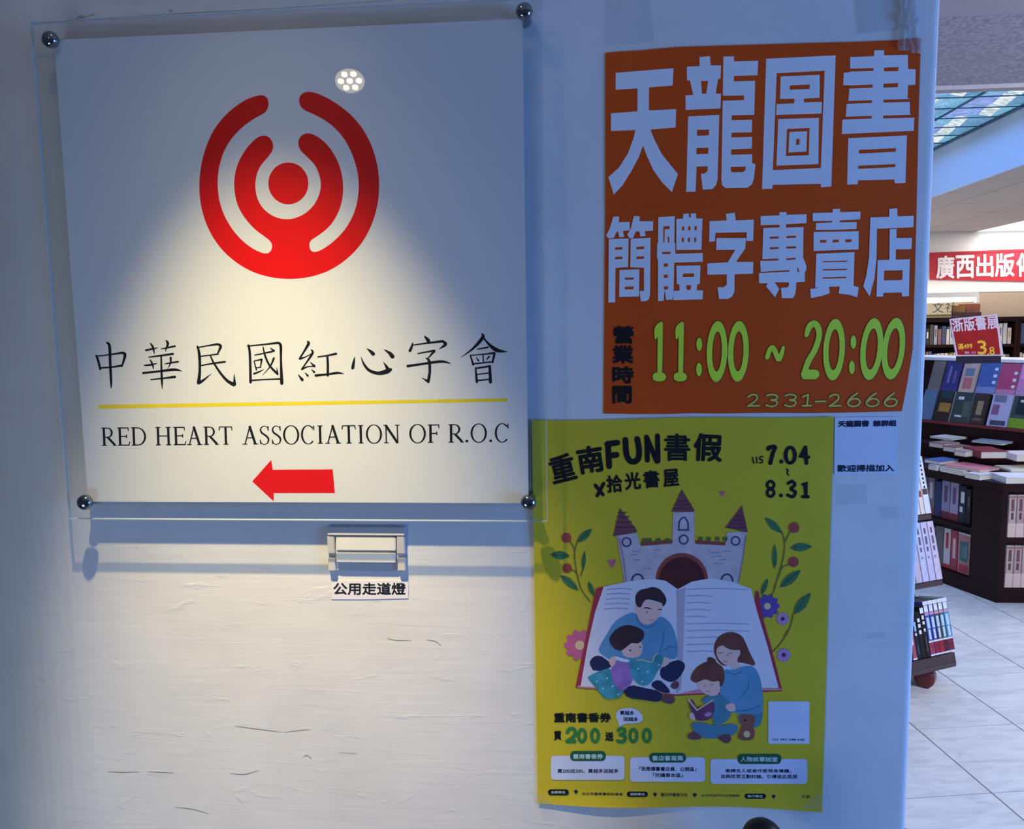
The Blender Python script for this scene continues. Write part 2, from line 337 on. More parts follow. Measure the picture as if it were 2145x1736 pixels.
# backlit textured glass of the skylight, pane by pane
def skyglass(base, name, stripe):
    m = bpy.data.materials.new(name); m.use_nodes = True; nt = m.node_tree; bs = nt.nodes['Principled BSDF']; N = nt.nodes.new
    tc = N('ShaderNodeTexCoord'); mp = N('ShaderNodeMapping'); mp.inputs['Scale'].default_value = (9, 20, 9); mp.inputs['Rotation'].default_value = (0, 0, 0.5)
    wv = N('ShaderNodeTexNoise'); wv.inputs['Scale'].default_value = 2.2; wv.inputs['Detail'].default_value = 4; wv.inputs['Distortion'].default_value = stripe
    nt.links.new(tc.outputs['Object'], mp.inputs['Vector']); nt.links.new(mp.outputs['Vector'], wv.inputs['Vector'])
    rp = N('ShaderNodeValToRGB'); e = rp.color_ramp.elements; e[0].position = 0.36; e[0].color = tuple(v*0.45 for v in base)+(1,); e[1].position = 0.66; e[1].color = tuple(min(1, v*1.5) for v in base)+(1,)
    nt.links.new(wv.outputs['Fac'], rp.inputs['Fac']); nt.links.new(rp.outputs['Color'], bs.inputs['Emission Color']); bs.inputs['Emission Strength'].default_value = 1.0
    bs.inputs['Base Color'].default_value = (0.06, 0.10, 0.14, 1); bs.inputs['Roughness'].default_value = 0.25
    return m
SKYM = [skyglass((0.16, 0.40, 0.55), 'teal_textured_glass', 2.5), skyglass((0.22, 0.30, 0.62), 'violet_blue_glass', 1.0), skyglass((0.75, 0.98, 0.80), 'glass_highlight', 0.3), skyglass((0.10, 0.26, 0.42), 'deep_blue_textured_glass', 3.5)]
sky = empty('skylight', (1.68, 4.1, 2.78), 'blue backlit skylight of ribbed glass panes set in the shop ceiling recess', 'skylight')
b = MB()
GB = mat((70, 100, 130), 0.4, name='glazing_bar')
for k in range(0, 15): b.box((0.70, 2.33+0.253*k-0.003, 2.794), (2.667, 2.33+0.253*k+0.003, 2.80), GB)
for k in range(0, 6): b.box((0.70+0.393*k-0.005, 2.33, 2.790), (0.70+0.393*k+0.005, 5.88, 2.80), GB)
b.build('glazing_bars', sky)
for i in range(5):
    for j in range(14):
        x0, y0 = 0.70+0.393*i+0.006, 2.33+0.253*j+0.004; x1, y1 = x0+0.381, y0+0.245
        # each block: three slanted facets, the narrow one painted bright as a highlight
        xm = x0+0.381*(0.30+0.10*((i+j) % 3)); k = (i*2+j) % 3
        t = MB()
        for (a, c, za, zc, m_) in ((x0, xm, 2.80, 2.815, SKYM[(k+1) % 2]), (xm, xm+0.075, 2.815, 2.80, SKYM[2]), (xm+0.075, x1, 2.80, 2.81, SKYM[3 if k else 0])):
            sh = 0.05*(1 if c < x1 else 0)
            t.raw([(a, y0, za), (c, y0, zc), (min(c+sh, x1), y1, zc), (a+(0.05 if a > x0 else 0), y1, za)], [(0, 1, 2, 3)], m_)
        t.box((x0, y0, 2.816), (x1, y1, 2.825), SKYM[3]); t.build('pane', sky)
# ceiling light panels
for n, (a, c, d, e) in enumerate(LIGHTS):
    t = empty('ceiling_light', ((a+d)/2, (c+e)/2, CZ), ['white ceiling light panel near the far bookcases', 'white ceiling light panel added out of view right of the skylight', 'white ceiling light panel added out of view behind the skylight'][n], 'ceiling light')
    b = MB(); b.box((a+0.03, c+0.03, CZ+0.002), (d-0.03, e-0.03, CZ+0.01), mat((240, 248, 255), 0.5, var=0.0, emit=1.1, name='lit_diffuser')); b.build('diffuser', t)
    b = MB()
    for (q0, q1) in (((a, c), (a+0.03, e)), ((d-0.03, c), (d, e)), ((a, c), (d, c+0.03)), ((a, e-0.03), (d, e))): b.box((q0[0], q0[1], CZ-0.004), (q1[0], q1[1], CZ+0.012), WHITEP)
    b.build('frame', t)
# shop walls, beam
b = MB(); b.box((-1.5, 8.80, 0), (7.2, 8.95, 2.45), BEIGE); b.build('wall_far', kind='structure')
b = MB(); b.box((7.1, -4.2, 0), (7.25, 9.2, 2.7), WHITEP); b.build('wall_right', kind='structure')
b = MB(); b.box((-1.55, 0.16, 0), (-1.42, 9.2, 2.66), WHITEP); b.build('wall_left', kind='structure')
bz = ony(2050, 612, 8.0).z
b = MB(); b.box((-1.42, 8.0, bz), (7.1, 8.2, CZ), WHITEP); b.build('trim_3', kind='structure', bevel=0.004)

# ------------------------------------------------------------------ LED spotlights in the corridor ceiling
LEDM = mat((255, 226, 170), 0.4, var=0.0, emit=60.0, name='led_lens'); DISH = mat((240, 226, 190), 0.3, var=0.0, emit=9.0, name='lit_reflector_dish')
def spotlight(pos, target, label):
    pos = Vector(pos); t = empty('spotlight', (pos.x, pos.y, 2.585), label, 'ceiling lamp', 'seven-lens spotlights in the corridor ceiling')
    ax = (Vector(target)-pos).normalized(); u = ax.orthogonal().normalized(); v = ax.cross(u)
    b = MB(); b.lathe((pos.x, pos.y, 2.585), (0, 0, -1), [(0, 0.045), (0.012, 0.045), (0.016, 0.02), (0.03, 0.008)], WHITEP, 24); b.build('mount', t, smooth=False)
    b = MB(); b.lathe(pos-ax*0.055, ax, [(0, 0.03), (0.02, 0.062), (0.052, 0.068), (0.056, 0.068), (0.056, 0.060), (0.050, 0.058)], WHITEP, 32); b.build('housing', t)
    b = MB(); b.lathe(pos-ax*0.004, ax, [(0, 0.058), (0.001, 0.058)], DISH, 32); b.build('reflector', t)
    for k in range(7):
        c = pos+ax*0.0 if k == 0 else pos+(u*math.cos(k*math.pi/3)+v*math.sin(k*math.pi/3))*0.036
        b = MB(); b.lathe(c-ax*0.003, ax, [(0, 0.0125), (0.003, 0.0125), (0.005, 0.009), (0.0055, 0.003)], LEDM, 14); b.build('led_lens', t)
spotlight(SPOT_POS+Vector((0, -0.012, 0.02)), SPOT_POS+Vector((0.03, 0.5, -0.7)), 'white seven-lens spotlight above the sign, nearer the wall')
spotlight(BACK_POS, (-0.62, -1.1, 0.9), 'white seven-lens spotlight mirrored in the upper part of the acrylic sign')

# ================================================================== RED HEART SIGN
KN = [(105, 83), (1098, 24), (178, 1052), (1107, 1052)]
sign = empty('association_sign', (-0.40, 0, 1.275), 'square clear acrylic sign with red ring emblem on four chrome standoffs', 'sign')
FD = 0.027
fx0, fx1, fz0, fz1 = -0.737, -0.073, 1.2925, 1.957
AX0, AX1, AZ0, AZ1 = -0.765, -0.047, 1.268, 1.980
b = MB(); b.box((AX0, -FD-0.0065, AZ0), (AX1, -FD-0.0015, AZ1), ACRYLIC)
acr = b.build('acrylic_panel', sign, label='clear acrylic front sheet')
EDGE = edge_mat()
b = MB(); e = 0.0012
b.box((AX0-e, -FD-0.0065, AZ0-e), (AX0, -FD-0.0015, AZ1+e), EDGE); b.box((AX1, -FD-0.0065, AZ0-e), (AX1+e, -FD-0.0015, AZ1+e), EDGE)
b.box((AX0, -FD-0.0065, AZ0-e), (AX1, -FD-0.0015, AZ0), EDGE); b.box((AX0, -FD-0.0065, AZ1), (AX1, -FD-0.0015, AZ1+e), EDGE)
b.build('panel_edge', sign, label='polished edge of the acrylic')
FILM = mat((229, 228, 226), 0.65, var=0.015, scale=900, name='grey_backing_film')
b = MB(); b.box((fx0, -FD, fz0), (fx1, -FD+0.001, fz1), FILM)
film = b.build('backing_sheet', sign, label='light grey backing sheet that carries the print')
RED = mat((232, 10, 6), 0.45, var=0.03, name='red_film'); YEL = mat((238, 214, 40), 0.5, name='yellow_film')
# emblem, measured in the photo
C5 = crop(350, 130, 3.472)
p = Print(FD)
def arcs(cx, cy, rx, ry, a0, a1, n=26): return [(cx+rx*math.cos(R(a0+(a1-a0)*k/n)), cy-ry*math.sin(R(a0+(a1-a0)*k/n))) for k in range(n+1)]
outer = C5((690,232),(560,275),(430,375),(330,500),(262,670),(232,850),(238,1010),(275,1160),(345,1300),(450,1420),(590,1515),(740,1565),(890,1580),(1040,1565),(1190,1515),(1320,1425),(1425,1310),(1500,1160),(1538,1010),(1545,860),(1520,690),(1450,520),(1350,390),(1220,290),(1100,228),(1020,212),(970,235),(955,290),(985,345),(1060,375),(1180,440),(1280,540),(1350,670),(1392,820),(1395,950),(1370,1080),(1310,1200),(1220,1300),(1120,1370),(1060,1385),(1035,1355),(1035,1300),(1100,1262),(1190,1190),(1250,1090),(1280,980),(1280,860),(1255,750),(1200,640),(1120,555),(1035,512),(975,530),(950,580),(965,640),(1020,690),(1080,750),(1115,840),(1120,920),(1090,1010),(1030,1085),(950,1130),(880,1145),(800,1135),(720,1090),(665,1020),(640,930),(645,830),(680,750),(735,690),(770,640),(772,590),(745,545),(700,530),(650,550),(580,620),(520,720),(490,820),(487,930),(510,1040),(560,1130),(640,1220),(720,1275),(760,1310),(765,1355),(740,1392),(690,1390),(600,1345),(500,1255),(420,1130),(378,1010),(365,880),(375,770),(410,650),(470,550),(560,460),(650,400),(715,370),(740,320),(735,265))
def chaik(pts, n=2):
    for _ in range(n):
        q = []
        for i in range(len(pts)):
            a = pts[i]; c = pts[(i+1) % len(pts)]; q += [(a[0]*0.75+c[0]*0.25, a[1]*0.75+c[1]*0.25), (a[0]*0.25+c[0]*0.75, a[1]*0.25+c[1]*0.75)]
        pts = q
    return pts
p.lay = 2; p.poly(chaik(outer, 2), RED)
c0 = C5((882, 882))[0]; p.disc(c0[0], c0[1], 146/3.472, RED, ry=152/3.472, n=40)
p.build('emblem', sign, label='red open-ring emblem with a dot in the middle')
# brush lettering
A = crop(180, 690, 4.663); Bc = crop(610, 690, 4.564)
KA = [[(100,255,18),(118,300,24),(140,388,20)],[(105,262,12),(230,245,14),(350,228,22)],[(350,228,22),(382,248,30),(352,358,16)],[(135,376,16),(240,368,16),(352,352,22)],[(205,128,18),(230,160,28),(236,300,26),(245,500,24),(247,575,6)],
[(585,202,18),(640,192,18),(700,178,6)],[(630,135,12),(655,175,22),(668,235,8)],[(735,190,8),(800,177,16),(870,162,18)],[(785,108,14),(800,140,26),(775,215,5)],[(615,270,12),(730,255,18),(850,238,22)],[(572,350,12),(630,345,18),(692,332,8)],[(628,297,12),(650,340,20),(660,388,6)],[(770,336,8),(830,325,16),(900,315,18)],[(828,275,22),(826,330,16),(800,378,5)],[(558,425,22),(700,410,20),(860,392,26),(935,406,6)],[(635,490,14),(750,477,15),(868,463,26)],[(735,262,16),(738,400,20),(742,500,22),(745,577,6)],
[(1085,178,12),(1180,160,14),(1285,143,22)],[(1285,143,20),(1316,165,28),(1285,238,14)],[(1120,262,12),(1290,240,14)],[(1090,165,18),(1108,250,28),(1112,400,26),(1100,520,36)],[(1102,520,34),(1140,500,24),(1228,430,3)],[(1125,352,12),(1250,330,18),(1358,316,20)],[(1215,250,14),(1240,310,18),(1310,420,22),(1380,500,28),(1445,538,38)],[(1452,535,32),(1448,430,3)],
[(1588,155,22),(1602,250,24),(1608,515,26)],[(1580,162,14),(1750,145,16),(1880,130,24)],[(1880,132,24),(1903,160,28),(1905,300,22),(1913,525,34)],[(1610,497,16),(1760,488,14),(1900,484,18)],[(1650,250,12),(1740,232,14),(1822,214,20)],[(1643,310,12),(1665,395,14)],[(1645,306,10),(1718,292,18)],[(1718,292,18),(1705,365,12)],[(1660,376,10),(1710,368,10)],[(1642,432,20),(1700,410,14),(1738,388,4)],[(1730,172,12),(1755,270,20),(1800,360,20),(1868,430,24)],[(1872,435,22),(1863,368,3)],[(1835,282,22),(1800,360,14),(1722,450,3)],[(1800,180,6),(1835,208,24)]]
KB = [[(155,115,14),(166,135,28),(120,215,18),(82,275,18)],[(82,280,22),(130,265,12),(188,235,10)],[(193,195,12),(204,225,24),(150,310,16),(102,375,14)],[(104,378,22),(160,355,12),(215,352,14)],[(185,315,8),(222,350,24)],[(68,433,8),(105,480,30)],[(132,413,6),(158,442,22)],[(193,383,6),(220,407,22)],[(255,262,14),(340,250,16),(428,232,24)],[(345,250,20),(350,330,24),(350,440,24)],[(235,440,26),(350,428,20),(440,415,24),(500,422,6)],
[(608,262,5),(598,310,24),(588,368,30)],[(668,262,5),(695,330,20),(745,390,28),(830,418,34),(910,402,46),(950,383,30)],[(928,388,40),(905,345,22),(878,308,3)],[(722,182,5),(760,210,28),(783,233,38)],[(885,190,4),(940,225,30),(968,258,42)],
[(1275,65,12),(1308,102,36),(1318,130,20)],[(1162,130,12),(1150,170,24),(1135,203,28)],[(1160,150,10),(1300,130,18),(1450,112,24)],[(1450,115,22),(1475,142,32),(1412,188,4)],[(1213,230,14),(1290,215,14),(1365,204,24)],[(1368,206,26),(1300,285,8)],[(1290,275,12),(1318,300,26),(1325,400,26),(1310,495,30)],[(1312,500,26),(1248,460,3)],[(1113,350,26),(1250,330,22),(1430,306,26),(1518,322,10)],
[(1822,42,12),(1832,75,34),(1740,180,22),(1622,267,3)],[(1830,62,12),(1880,130,22),(1965,197,38),(2070,212,4)],[(1780,188,10),(1882,170,18)],[(1712,245,12),(1740,335,22)],[(1715,247,12),(1840,236,12),(1940,225,22)],[(1944,226,24),(1925,315,18)],[(1745,328,14),(1930,308,14)],[(1833,240,12),(1838,320,12)],[(1768,265,5),(1790,297,18)],[(1892,260,18),(1862,292,5)],[(1762,365,14),(1775,500,26)],[(1765,372,16),(1895,350,20)],[(1898,352,26),(1905,503,30)],[(1775,430,12),(1895,415,12)],[(1775,488,14),(1900,475,14)]]
p = Print(FD); p.lay = 2
for s_, F in ((KA, A), (KB, Bc)):
    for st in s_: p.stroke(F(*st), INK, sm=len(st) > 2)
p.build('chinese_lettering', sign, label='black brush-style Chinese name')
p = Print(FD); p.lay = 2; p.poly([(206, 848), (1063, 834), (1063, 841), (206, 856)], YEL); p.build('rule', sign, label='thin yellow rule')
# serif capitals drawn stroke by stroke on the panel
class Serif(Print):
    def word(s, t, pa, pb, h):
        W = {'R': .78, 'E': .68, 'D': .82, 'H': .88, 'A': .80, 'T': .72, 'S': .56, 'O': .84, 'C': .76, 'I': .40, 'N': .86, 'F': .64, '.': .26}
        gap = 0.05; tot = sum(W[c] for c in t)+gap*(len(t)-1); L = math.hypot(pb[0]-pa[0], pb[1]-pa[1]); sx = L/tot
        x = 0
        for c in t:
            def tr(X, Y, x=x): a = (x+X)*sx/L; return (pa[0]+(pb[0]-pa[0])*a-Y*h*0.05*(1-pa[0]/1100), pa[1]+(pb[1]-pa[1])*a-Y*h)
            s.T = tr; s.letter(c, W[c]); s.T = None; x += W[c]+gap
    def seg(s, *pts, w=0.09): s.stroke([(a, b_) for a, b_ in pts], INK, w*1.15+0.008, caps=False)
    def ser(s, x, y, r=0.13): s.seg((x-r, y+(0.02 if y < .5 else -0.02)), (x+r, y+(0.02 if y < .5 else -0.02)), w=0.04)
    def stem(s, x, y0=0, y1=1, k=0.10): s.seg((x, y0), (x, y1), w=k); s.ser(x, 0); s.ser(x, 1)
    def ring(s, cx, rx, a0, a1, ry=0.51, cy=0.5, n=22, tk=0.105, tn=0.045, close=False):
        s.stroke([(cx+rx*math.cos(R(a0+(a1-a0)*i/n)), cy+ry*math.sin(R(a0+(a1-a0)*i/n)), tn+(tk-tn)*abs(math.cos(R(a0+(a1-a0)*i/n)))**1.3) for i in range(n+1)], INK, caps=False)
    def letter(s, c, W):
        if c == 'I': s.stem(W/2)
        elif c == 'H': s.stem(.17); s.stem(W-.17); s.seg((.17, .51), (W-.17, .51), w=.045)
        elif c == 'E' or c == 'F':
            s.stem(.17); s.seg((.17, .975), (W-.06, .975), w=.045); s.seg((W-.07, 1), (W-.05, .80), w=.04); s.seg((.17, .51), (W-.16, .51), w=.045); s.seg((W-.16, .61), (W-.16, .41), w=.04)
            if c == 'E': s.seg((.17, .025), (W-.03, .025), w=.045); s.seg((W-.05, .0), (W-.0, .22), w=.04)
        elif c == 'D':
            s.stem(.17); s.seg((.17, .975), (.38, .975), w=.045); s.seg((.17, .025), (.38, .025), w=.045); s.ring(.36, W-.42, -90, 90, ry=.475)
        elif c == 'R':
            s.stem(.17); s.seg((.17, .975), (.36, .975), w=.045); s.seg((.17, .47), (.36, .47), w=.045); s.ring(.36, .22, -90, 90, ry=.2525, cy=.7225); s.seg((.36, .47), (W-.06, .04), w=.10); s.ser(W-.06, 0, .09)
        elif c == 'A':
            s.seg((.13, 0), (W/2, 1.02), w=.05); s.seg((W/2-.02, 1.02), (W-.14, 0), w=.105); s.seg((.25, .36), (W-.25, .36), w=.045); s.ser(.12, 0, .12); s.ser(W-.13, 0, .13)
        elif c == 'T':
            s.seg((W/2, 0), (W/2, 1), w=.10); s.ser(W/2, 0); s.seg((.03, .975), (W-.03, .975), w=.045); s.seg((.05, 1), (.02, .78), w=.04); s.seg((W-.05, 1), (W-.02, .78), w=.04)
        elif c == 'N':
            s.seg((.15, 0), (.15, 1), w=.05); s.seg((W-.13, 0), (W-.13, 1), w=.05); s.seg((.13, 1), (W-.13, -.01), w=.11); s.ser(.15, 0, .12); s.ser(W-.13, 1, .12); s.ser(.10, 1, .08)
        elif c == 'O': s.ring(W/2, W/2-.06, 0, 360, n=36)
        elif c == 'C': s.ring(W/2+.02, W/2-.06, 42, 318, n=30); s.seg((W-.07, 1.0), (W-.07, .74), w=.045)
        elif c == 'S':
            pts = [(.47, .80), (.43, .93), (.28, 1.0), (.14, .93), (.09, .78), (.16, .62), (.32, .50), (.45, .36), (.48, .22), (.42, .06), (.27, -.01), (.13, .05), (.07, .22)]
            ws = [.04, .045, .045, .06, .085, .10, .10, .10, .085, .06, .045, .045, .04]
            s.stroke([(a, b_, k) for (a, b_), k in zip(pts, ws)], INK, sm=True, caps=False); s.seg((.47, 1.0), (.48, .74), w=.04); s.seg((.08, 0), (.06, .26), w=.04)
        elif c == '.':
            s.poly([(W/2+.075*math.cos(k*math.pi/5), .07+.075*math.sin(k*math.pi/5)) for k in range(10)], INK)
p = Serif(FD); p.lay = 2
bl = lambda x: 933.6-(x-213)*(8.2/854)
for t, xa, xb in (('RED', 212, 307), ('HEART', 325, 488), ('ASSOCIATION', 508, 838.5), ('OF', 857, 922), ('R.O.C', 938, 1067)):
    p.word(t, (xa, bl(xa)), (xb, bl(xb)), 38)
p.build('english_lettering', sign, label='black serif English name')
C6 = crop(180, 680, 2.3315)
p = Print(FD); p.lay = 3; p.poly(C6((812,765),(905,660),(912,708),(1205,706),(1216,822),(917,822),(917,862)), RED)
p.build('arrow', sign, label='red arrow pointing left')
for i, (kx, ky) in enumerate(KN):
    c = ony(kx, ky, -0.038)
    b = MB(); b.lathe((c.x, 0.0, c.z), (0, -1, 0), [(0, 0.0078), (0.004, 0.0085), (0.022, 0.0072), (0.0268, 0.0072)], CHROME, 24)
    b.lathe((c.x, -0.0336, c.z), (0, -1, 0), [(0, 0.0105), (0.004, 0.0115), (0.008, 0.0108), (0.011, 0.0082), (0.0128, 0.0045), (0.0133, 0.001)], CHROME, 24)
    o = b.build('standoff', sign, smooth=True)

# ================================================================== ORANGE POSTER (two sheets)
OR = mat((222, 84, 24), 0.6, spec=0.15, var=0.05, scale=8, name='orange_paper'); LIGHT = mat((238, 240, 244), 0.5, var=0.01, name='white_print')
LIME = mat((226, 255, 64), 0.5, var=0.04, name='lime_print'); OLI = mat((236, 206, 84), 0.5, name='pale_yellow_print'); DOUT = mat((96, 70, 20), 0.6, name='dark_outline_print')
op = empty('bookshop_poster', ony(1590, 865, 0), 'orange paper poster with large pale Chinese title and opening hours 11:00 to 20:00', 'poster')
def sheet(name, pts, d0, d1, m, parent, label=None, depth=None, nsub=1):
    """thin paper sheet with a px outline; front at d1, back at d0"""
    p = Print(d1, depth); tri = tessellate_polygon([[Vector((a, -b_, 0)) for a, b_ in pts]])
    F = [p.P(a, b_) for a, b_ in pts]; Bk = [Vector((v.x, -d0, v.z)) for v in F]; n = len(F); fs = []
    for t in tri:
        a, b_, c = (F[i] for i in t); t = tuple(t) if (b_-a).cross(c-a).y < 0 else tuple(reversed(t)); fs.append(t)
    p.raw(F+Bk, fs+[(i, (i+1) % n, n+(i+1) % n, n+i) for i in range(n)], m)
    return p.build(name, parent, label=label)
top = [(1268,111),(1300,108),(1340,106),(1370,103),(1420,98.5),(1500,96),(1600,93),(1700,90),(1800,87.5),(1885,84),(1929,79),(1924,250),(1920.5,415),(1700,421.5),(1500,427),(1268,434)]
bot = [(1268,432),(1500,425.5),(1700,420),(1920.5,414),(1917,560),(1914,662),(1912,730),(1901,800),(1889,861),(1800,863.5),(1700,865),(1600,864.5),(1500,866),(1450,865),(1400,867),(1330,867),(1264,866),(1266,640)]
sheet('lower_sheet', bot, 0.0006, 0.0010, OR, op); sheet('upper_sheet', top, 0.0008, 0.0014, OR, op)
D = 0.0015
P1 = crop(1260, 100, 5.4235); P2 = crop(1580, 90, 5.4257)
p = Print(D); p.lay = 2
p.polys(LIGHT,
 P1((160,285),(818,232),(808,430),(540,450),(537,712),(848,696),(842,905),(555,930),(600,1040),(680,1200),(790,1340),(868,1432),(800,1640),(690,1530),(590,1390),(520,1240),(472,1110),(420,1250),(340,1400),(240,1560),(140,1670),(78,1470),(200,1360),(300,1200),(360,1040),(385,935),(108,945),(108,745),(408,722),(410,460),(160,478)),
 P1((1112,105),(1232,95),(1240,200),(1358,200),(1352,352),(1325,355),(1295,520),(1358,522),(1350,690),(955,705),(955,540),(1042,535),(1005,372),(970,372),(970,215),(1115,208)),
 P1((985,780),(1338,762),(1318,1500),(1300,1560),(1260,1605),(1150,1612),(1130,1432),(1175,1428),(1205,1400),(1205,1345),(1080,1350),(1068,1635),(962,1638)),
 P1((1385,100),(1505,98),(1505,155),(1780,148),(1772,312),(1505,320),(1502,382),(1745,375),(1735,762),(1480,768),(1478,825),(1712,818),(1708,960),(1478,965),(1474,1020),(1712,1012),(1708,1145),(1474,1155),(1472,1215),(1712,1210),(1712,1310),(1748,1322),(1732,1480),(1710,1550),(1660,1590),(1410,1595),(1370,1560),(1362,1500)),
 P2((135,180),(925,140),(875,1630),(760,1640),(755,1600),(210,1612),(205,1655),(88,1660)),
 P2((1090,160),(1360,150),(1365,85),(1475,82),(1475,140),(1745,135),(1748,295),(1835,300),(1830,475),(1748,480),(1742,630),(1768,635),(1768,802),(1820,850),(1812,998),(995,1035),(1000,880),(1040,835),(1050,700),(1070,655),(1080,535),(1085,480),(1010,480),(1018,340),(1090,330)),
 P2((1068,1082),(1735,1050),(1718,1590),(1600,1595),(1590,1550),(1180,1562),(1175,1605),(1055,1610)))
p.lay = 4
p.polys(OR,
 P1((1130,378),(1212,376),(1190,522),(1142,522)), P1((1085,932),(1222,930),(1220,995),(1085,1000)), P1((1080,1138),(1215,1135),(1212,1205),(1078,1210)),
 P1((1370,545),(1620,542),(1618,595),(1370,602)), P1((1470,1355),(1640,1350),(1635,1390),(1610,1412),(1490,1415),(1470,1400)),
 P2((255,345),(800,315),(757,1420),(212,1445)),
 P2((1085,292),(1355,285),(1355,318),(1085,325)), P2((1475,280),(1640,275),(1635,320),(1475,322)), P2((1040,485),(1345,472),(1345,508),(1040,520)), P2((1470,462),(1635,455),(1632,502),(1468,508)),
 P2((1040,660),(1338,650),(1338,682),(1040,692)), P2((1468,645),(1780,638),(1780,668),(1468,678)), P2((995,840),(1335,828),(1335,858),(995,870)), P2((1466,825),(1830,815),(1830,848),(1466,858)),
 P2((1190,1215),(1612,1195),(1608,1235),(1188,1258)), P2((1182,1395),(1605,1375),(1600,1412),(1180,1430)))
p.lay = 6
p.polys(LIGHT, P2((300,380),(745,362),(742,622),(565,632),(562,675),(768,668),(765,802),(248,818),(255,695),(455,685),(458,632),(292,638)), P2((272,865),(735,850),(728,1375),(252,1395)))
p.lay = 8
p.polys(OR, P2((405,482),(632,472),(628,522),(402,532)), P2((372,978),(628,965),(620,1275),(360,1285)))
p.lay = 10; p.polys(LIGHT, P2((400,1012),(600,1002),(592,1232),(388,1245)))
p.lay = 12; p.polys(OR, P2((478,1092),(516,1090),(514,1155),(474,1160)))
p.build('shop_name_lettering', op, label='big pale shop name of four characters')
P3 = crop(1260, 430, 6.5); P4 = crop(1580, 430, 6.309)
p = Print(D); p.lay = 2
p.polys(LIGHT,
 P3((160,155),(240,150),(235,230),(385,225),(382,340),(290,350),(310,430),(240,435),(225,350),(215,350),(165,445),(95,450),(62,410),(110,320)),
 P3((440,145),(522,150),(515,215),(705,215),(700,345),(585,352),(605,415),(530,425),(515,355),(465,355),(430,445),(380,445),(350,400),(400,310)),
 P3((100,460),(368,450),(362,840),(190,852),(185,1320),(92,1325)), P3((398,455),(668,440),(660,1230),(640,1285),(600,1305),(535,1305),(520,1200),(520,1165),(578,1165),(578,850),(392,842)),
 P3((245,880),(515,870),(510,1240),(240,1248)),
 P3((775,160),(998,148),(990,500),(1005,520),(1005,660),(1378,648),(1380,768),(990,780),(980,1230),(960,1285),(880,1285),(860,1150),(845,1300),(770,1305),(770,740),(755,720),(758,520),(770,500)),
 P3((1020,185),(1110,180),(1112,120),(1190,110),(1192,165),(1215,165),(1215,110),(1285,108),(1290,180),(1375,178),(1360,605),(1018,608)),
 P3((1020,822),(1348,818),(1340,1070),(1305,1075),(1295,1155),(1382,1160),(1378,1280),(975,1290),(985,1165),(1065,1160),(1060,1075),(1025,1072)),
 P3((1470,215),(1705,205),(1695,115),(1812,100),(1828,205),(2075,195),(2065,485),(1975,485),(1975,365),(1550,375),(1545,490),(1465,495)),
 P3((1565,445),(1970,445),(1955,590),(1830,770),(2068,770),(2062,930),(1812,938),(1810,1170),(1780,1240),(1720,1275),(1600,1275),(1580,1115),(1660,1115),(1705,1080),(1705,940),(1440,945),(1440,790),(1720,775),(1820,605),(1560,608)),
 P4((82,142),(332,132),(332,90),(425,88),(425,125),(692,118),(690,235),(420,250),(420,295),(650,285),(645,690),(690,800),(685,860),(668,880),(668,1010),(555,1020),(550,1120),(535,1190),(510,1225),(365,1225),(352,1090),(440,1085),(460,1050),(455,1018),(270,1018),(330,1105),(275,1215),(155,1070),(180,1030),(62,1028),(62,898),(85,880),(78,740),(105,720),(118,300),(335,292),(330,255),(85,262)),
 P4((772,102),(1035,95),(1038,48),(1132,45),(1135,90),(1405,82),(1400,185),(1130,200),(1130,225),(1352,220),(1350,312),(1130,322),(812,325),(815,235),(1030,225),(1028,205),(772,208)),
 P4((785,352),(1380,342),(1378,582),(782,602)), P4((818,640),(1325,618),(1312,1065),(1380,1082),(1362,1215),(1250,1180),(1115,1165),(1128,1072),(985,1075),(1000,1160),(900,1195),(748,1225),(738,1105),(860,1090),(805,1085)),
 P4((1535,160),(1785,150),(1782,48),(1890,38),(1892,145),(2108,138),(2102,290),(1622,310),(1615,700),(1590,950),(1525,1205),(1440,1070),(1480,930),(1515,700)),
 P4((1790,315),(1880,312),(1880,432),(2085,430),(2078,578),(1872,582),(1868,718),(2055,712),(2045,1200),(1955,1205),(1945,1150),(1708,1155),(1702,1205),(1615,1208),(1630,725),(1785,718)))
p.lay = 4
p.polys(OR, *[P3(*q) for q in (((185,572),(285,568),(283,600),(185,606)),((185,702),(285,698),(283,730),(185,736)),((475,565),(582,560),(580,595),(475,600)),((475,698),(580,694),(578,728),(475,733)),((318,985),(440,982),(438,1010),(318,1014)),((318,1108),(438,1104),(436,1142),(318,1146)),
 ((842,285),(928,282),(925,325),(862,325),(858,508),(842,508)),((902,425),(922,425),(922,508),(902,508)),((828,635),(938,632),(936,662),(828,666)),((848,792),(905,790),(903,835),(848,838)),((848,945),(905,943),(903,985),(848,988)),((848,1105),(908,1102),(905,1135),(880,1150),(848,1140)),
 ((1095,288),(1128,288),(1126,342),(1095,342)),((1180,286),(1212,286),(1210,340),(1180,340)),((1265,285),(1298,285),(1296,338),(1265,338)),((1092,440),(1122,440),(1120,500),(1092,500)),((1175,438),(1205,438),(1203,500),(1175,500)),((1262,438),(1290,438),(1288,500),(1262,500)),((1108,930),(1262,925),(1260,972),(1106,978)),((1150,1088),(1222,1086),(1212,1150),(1165,1152)))])
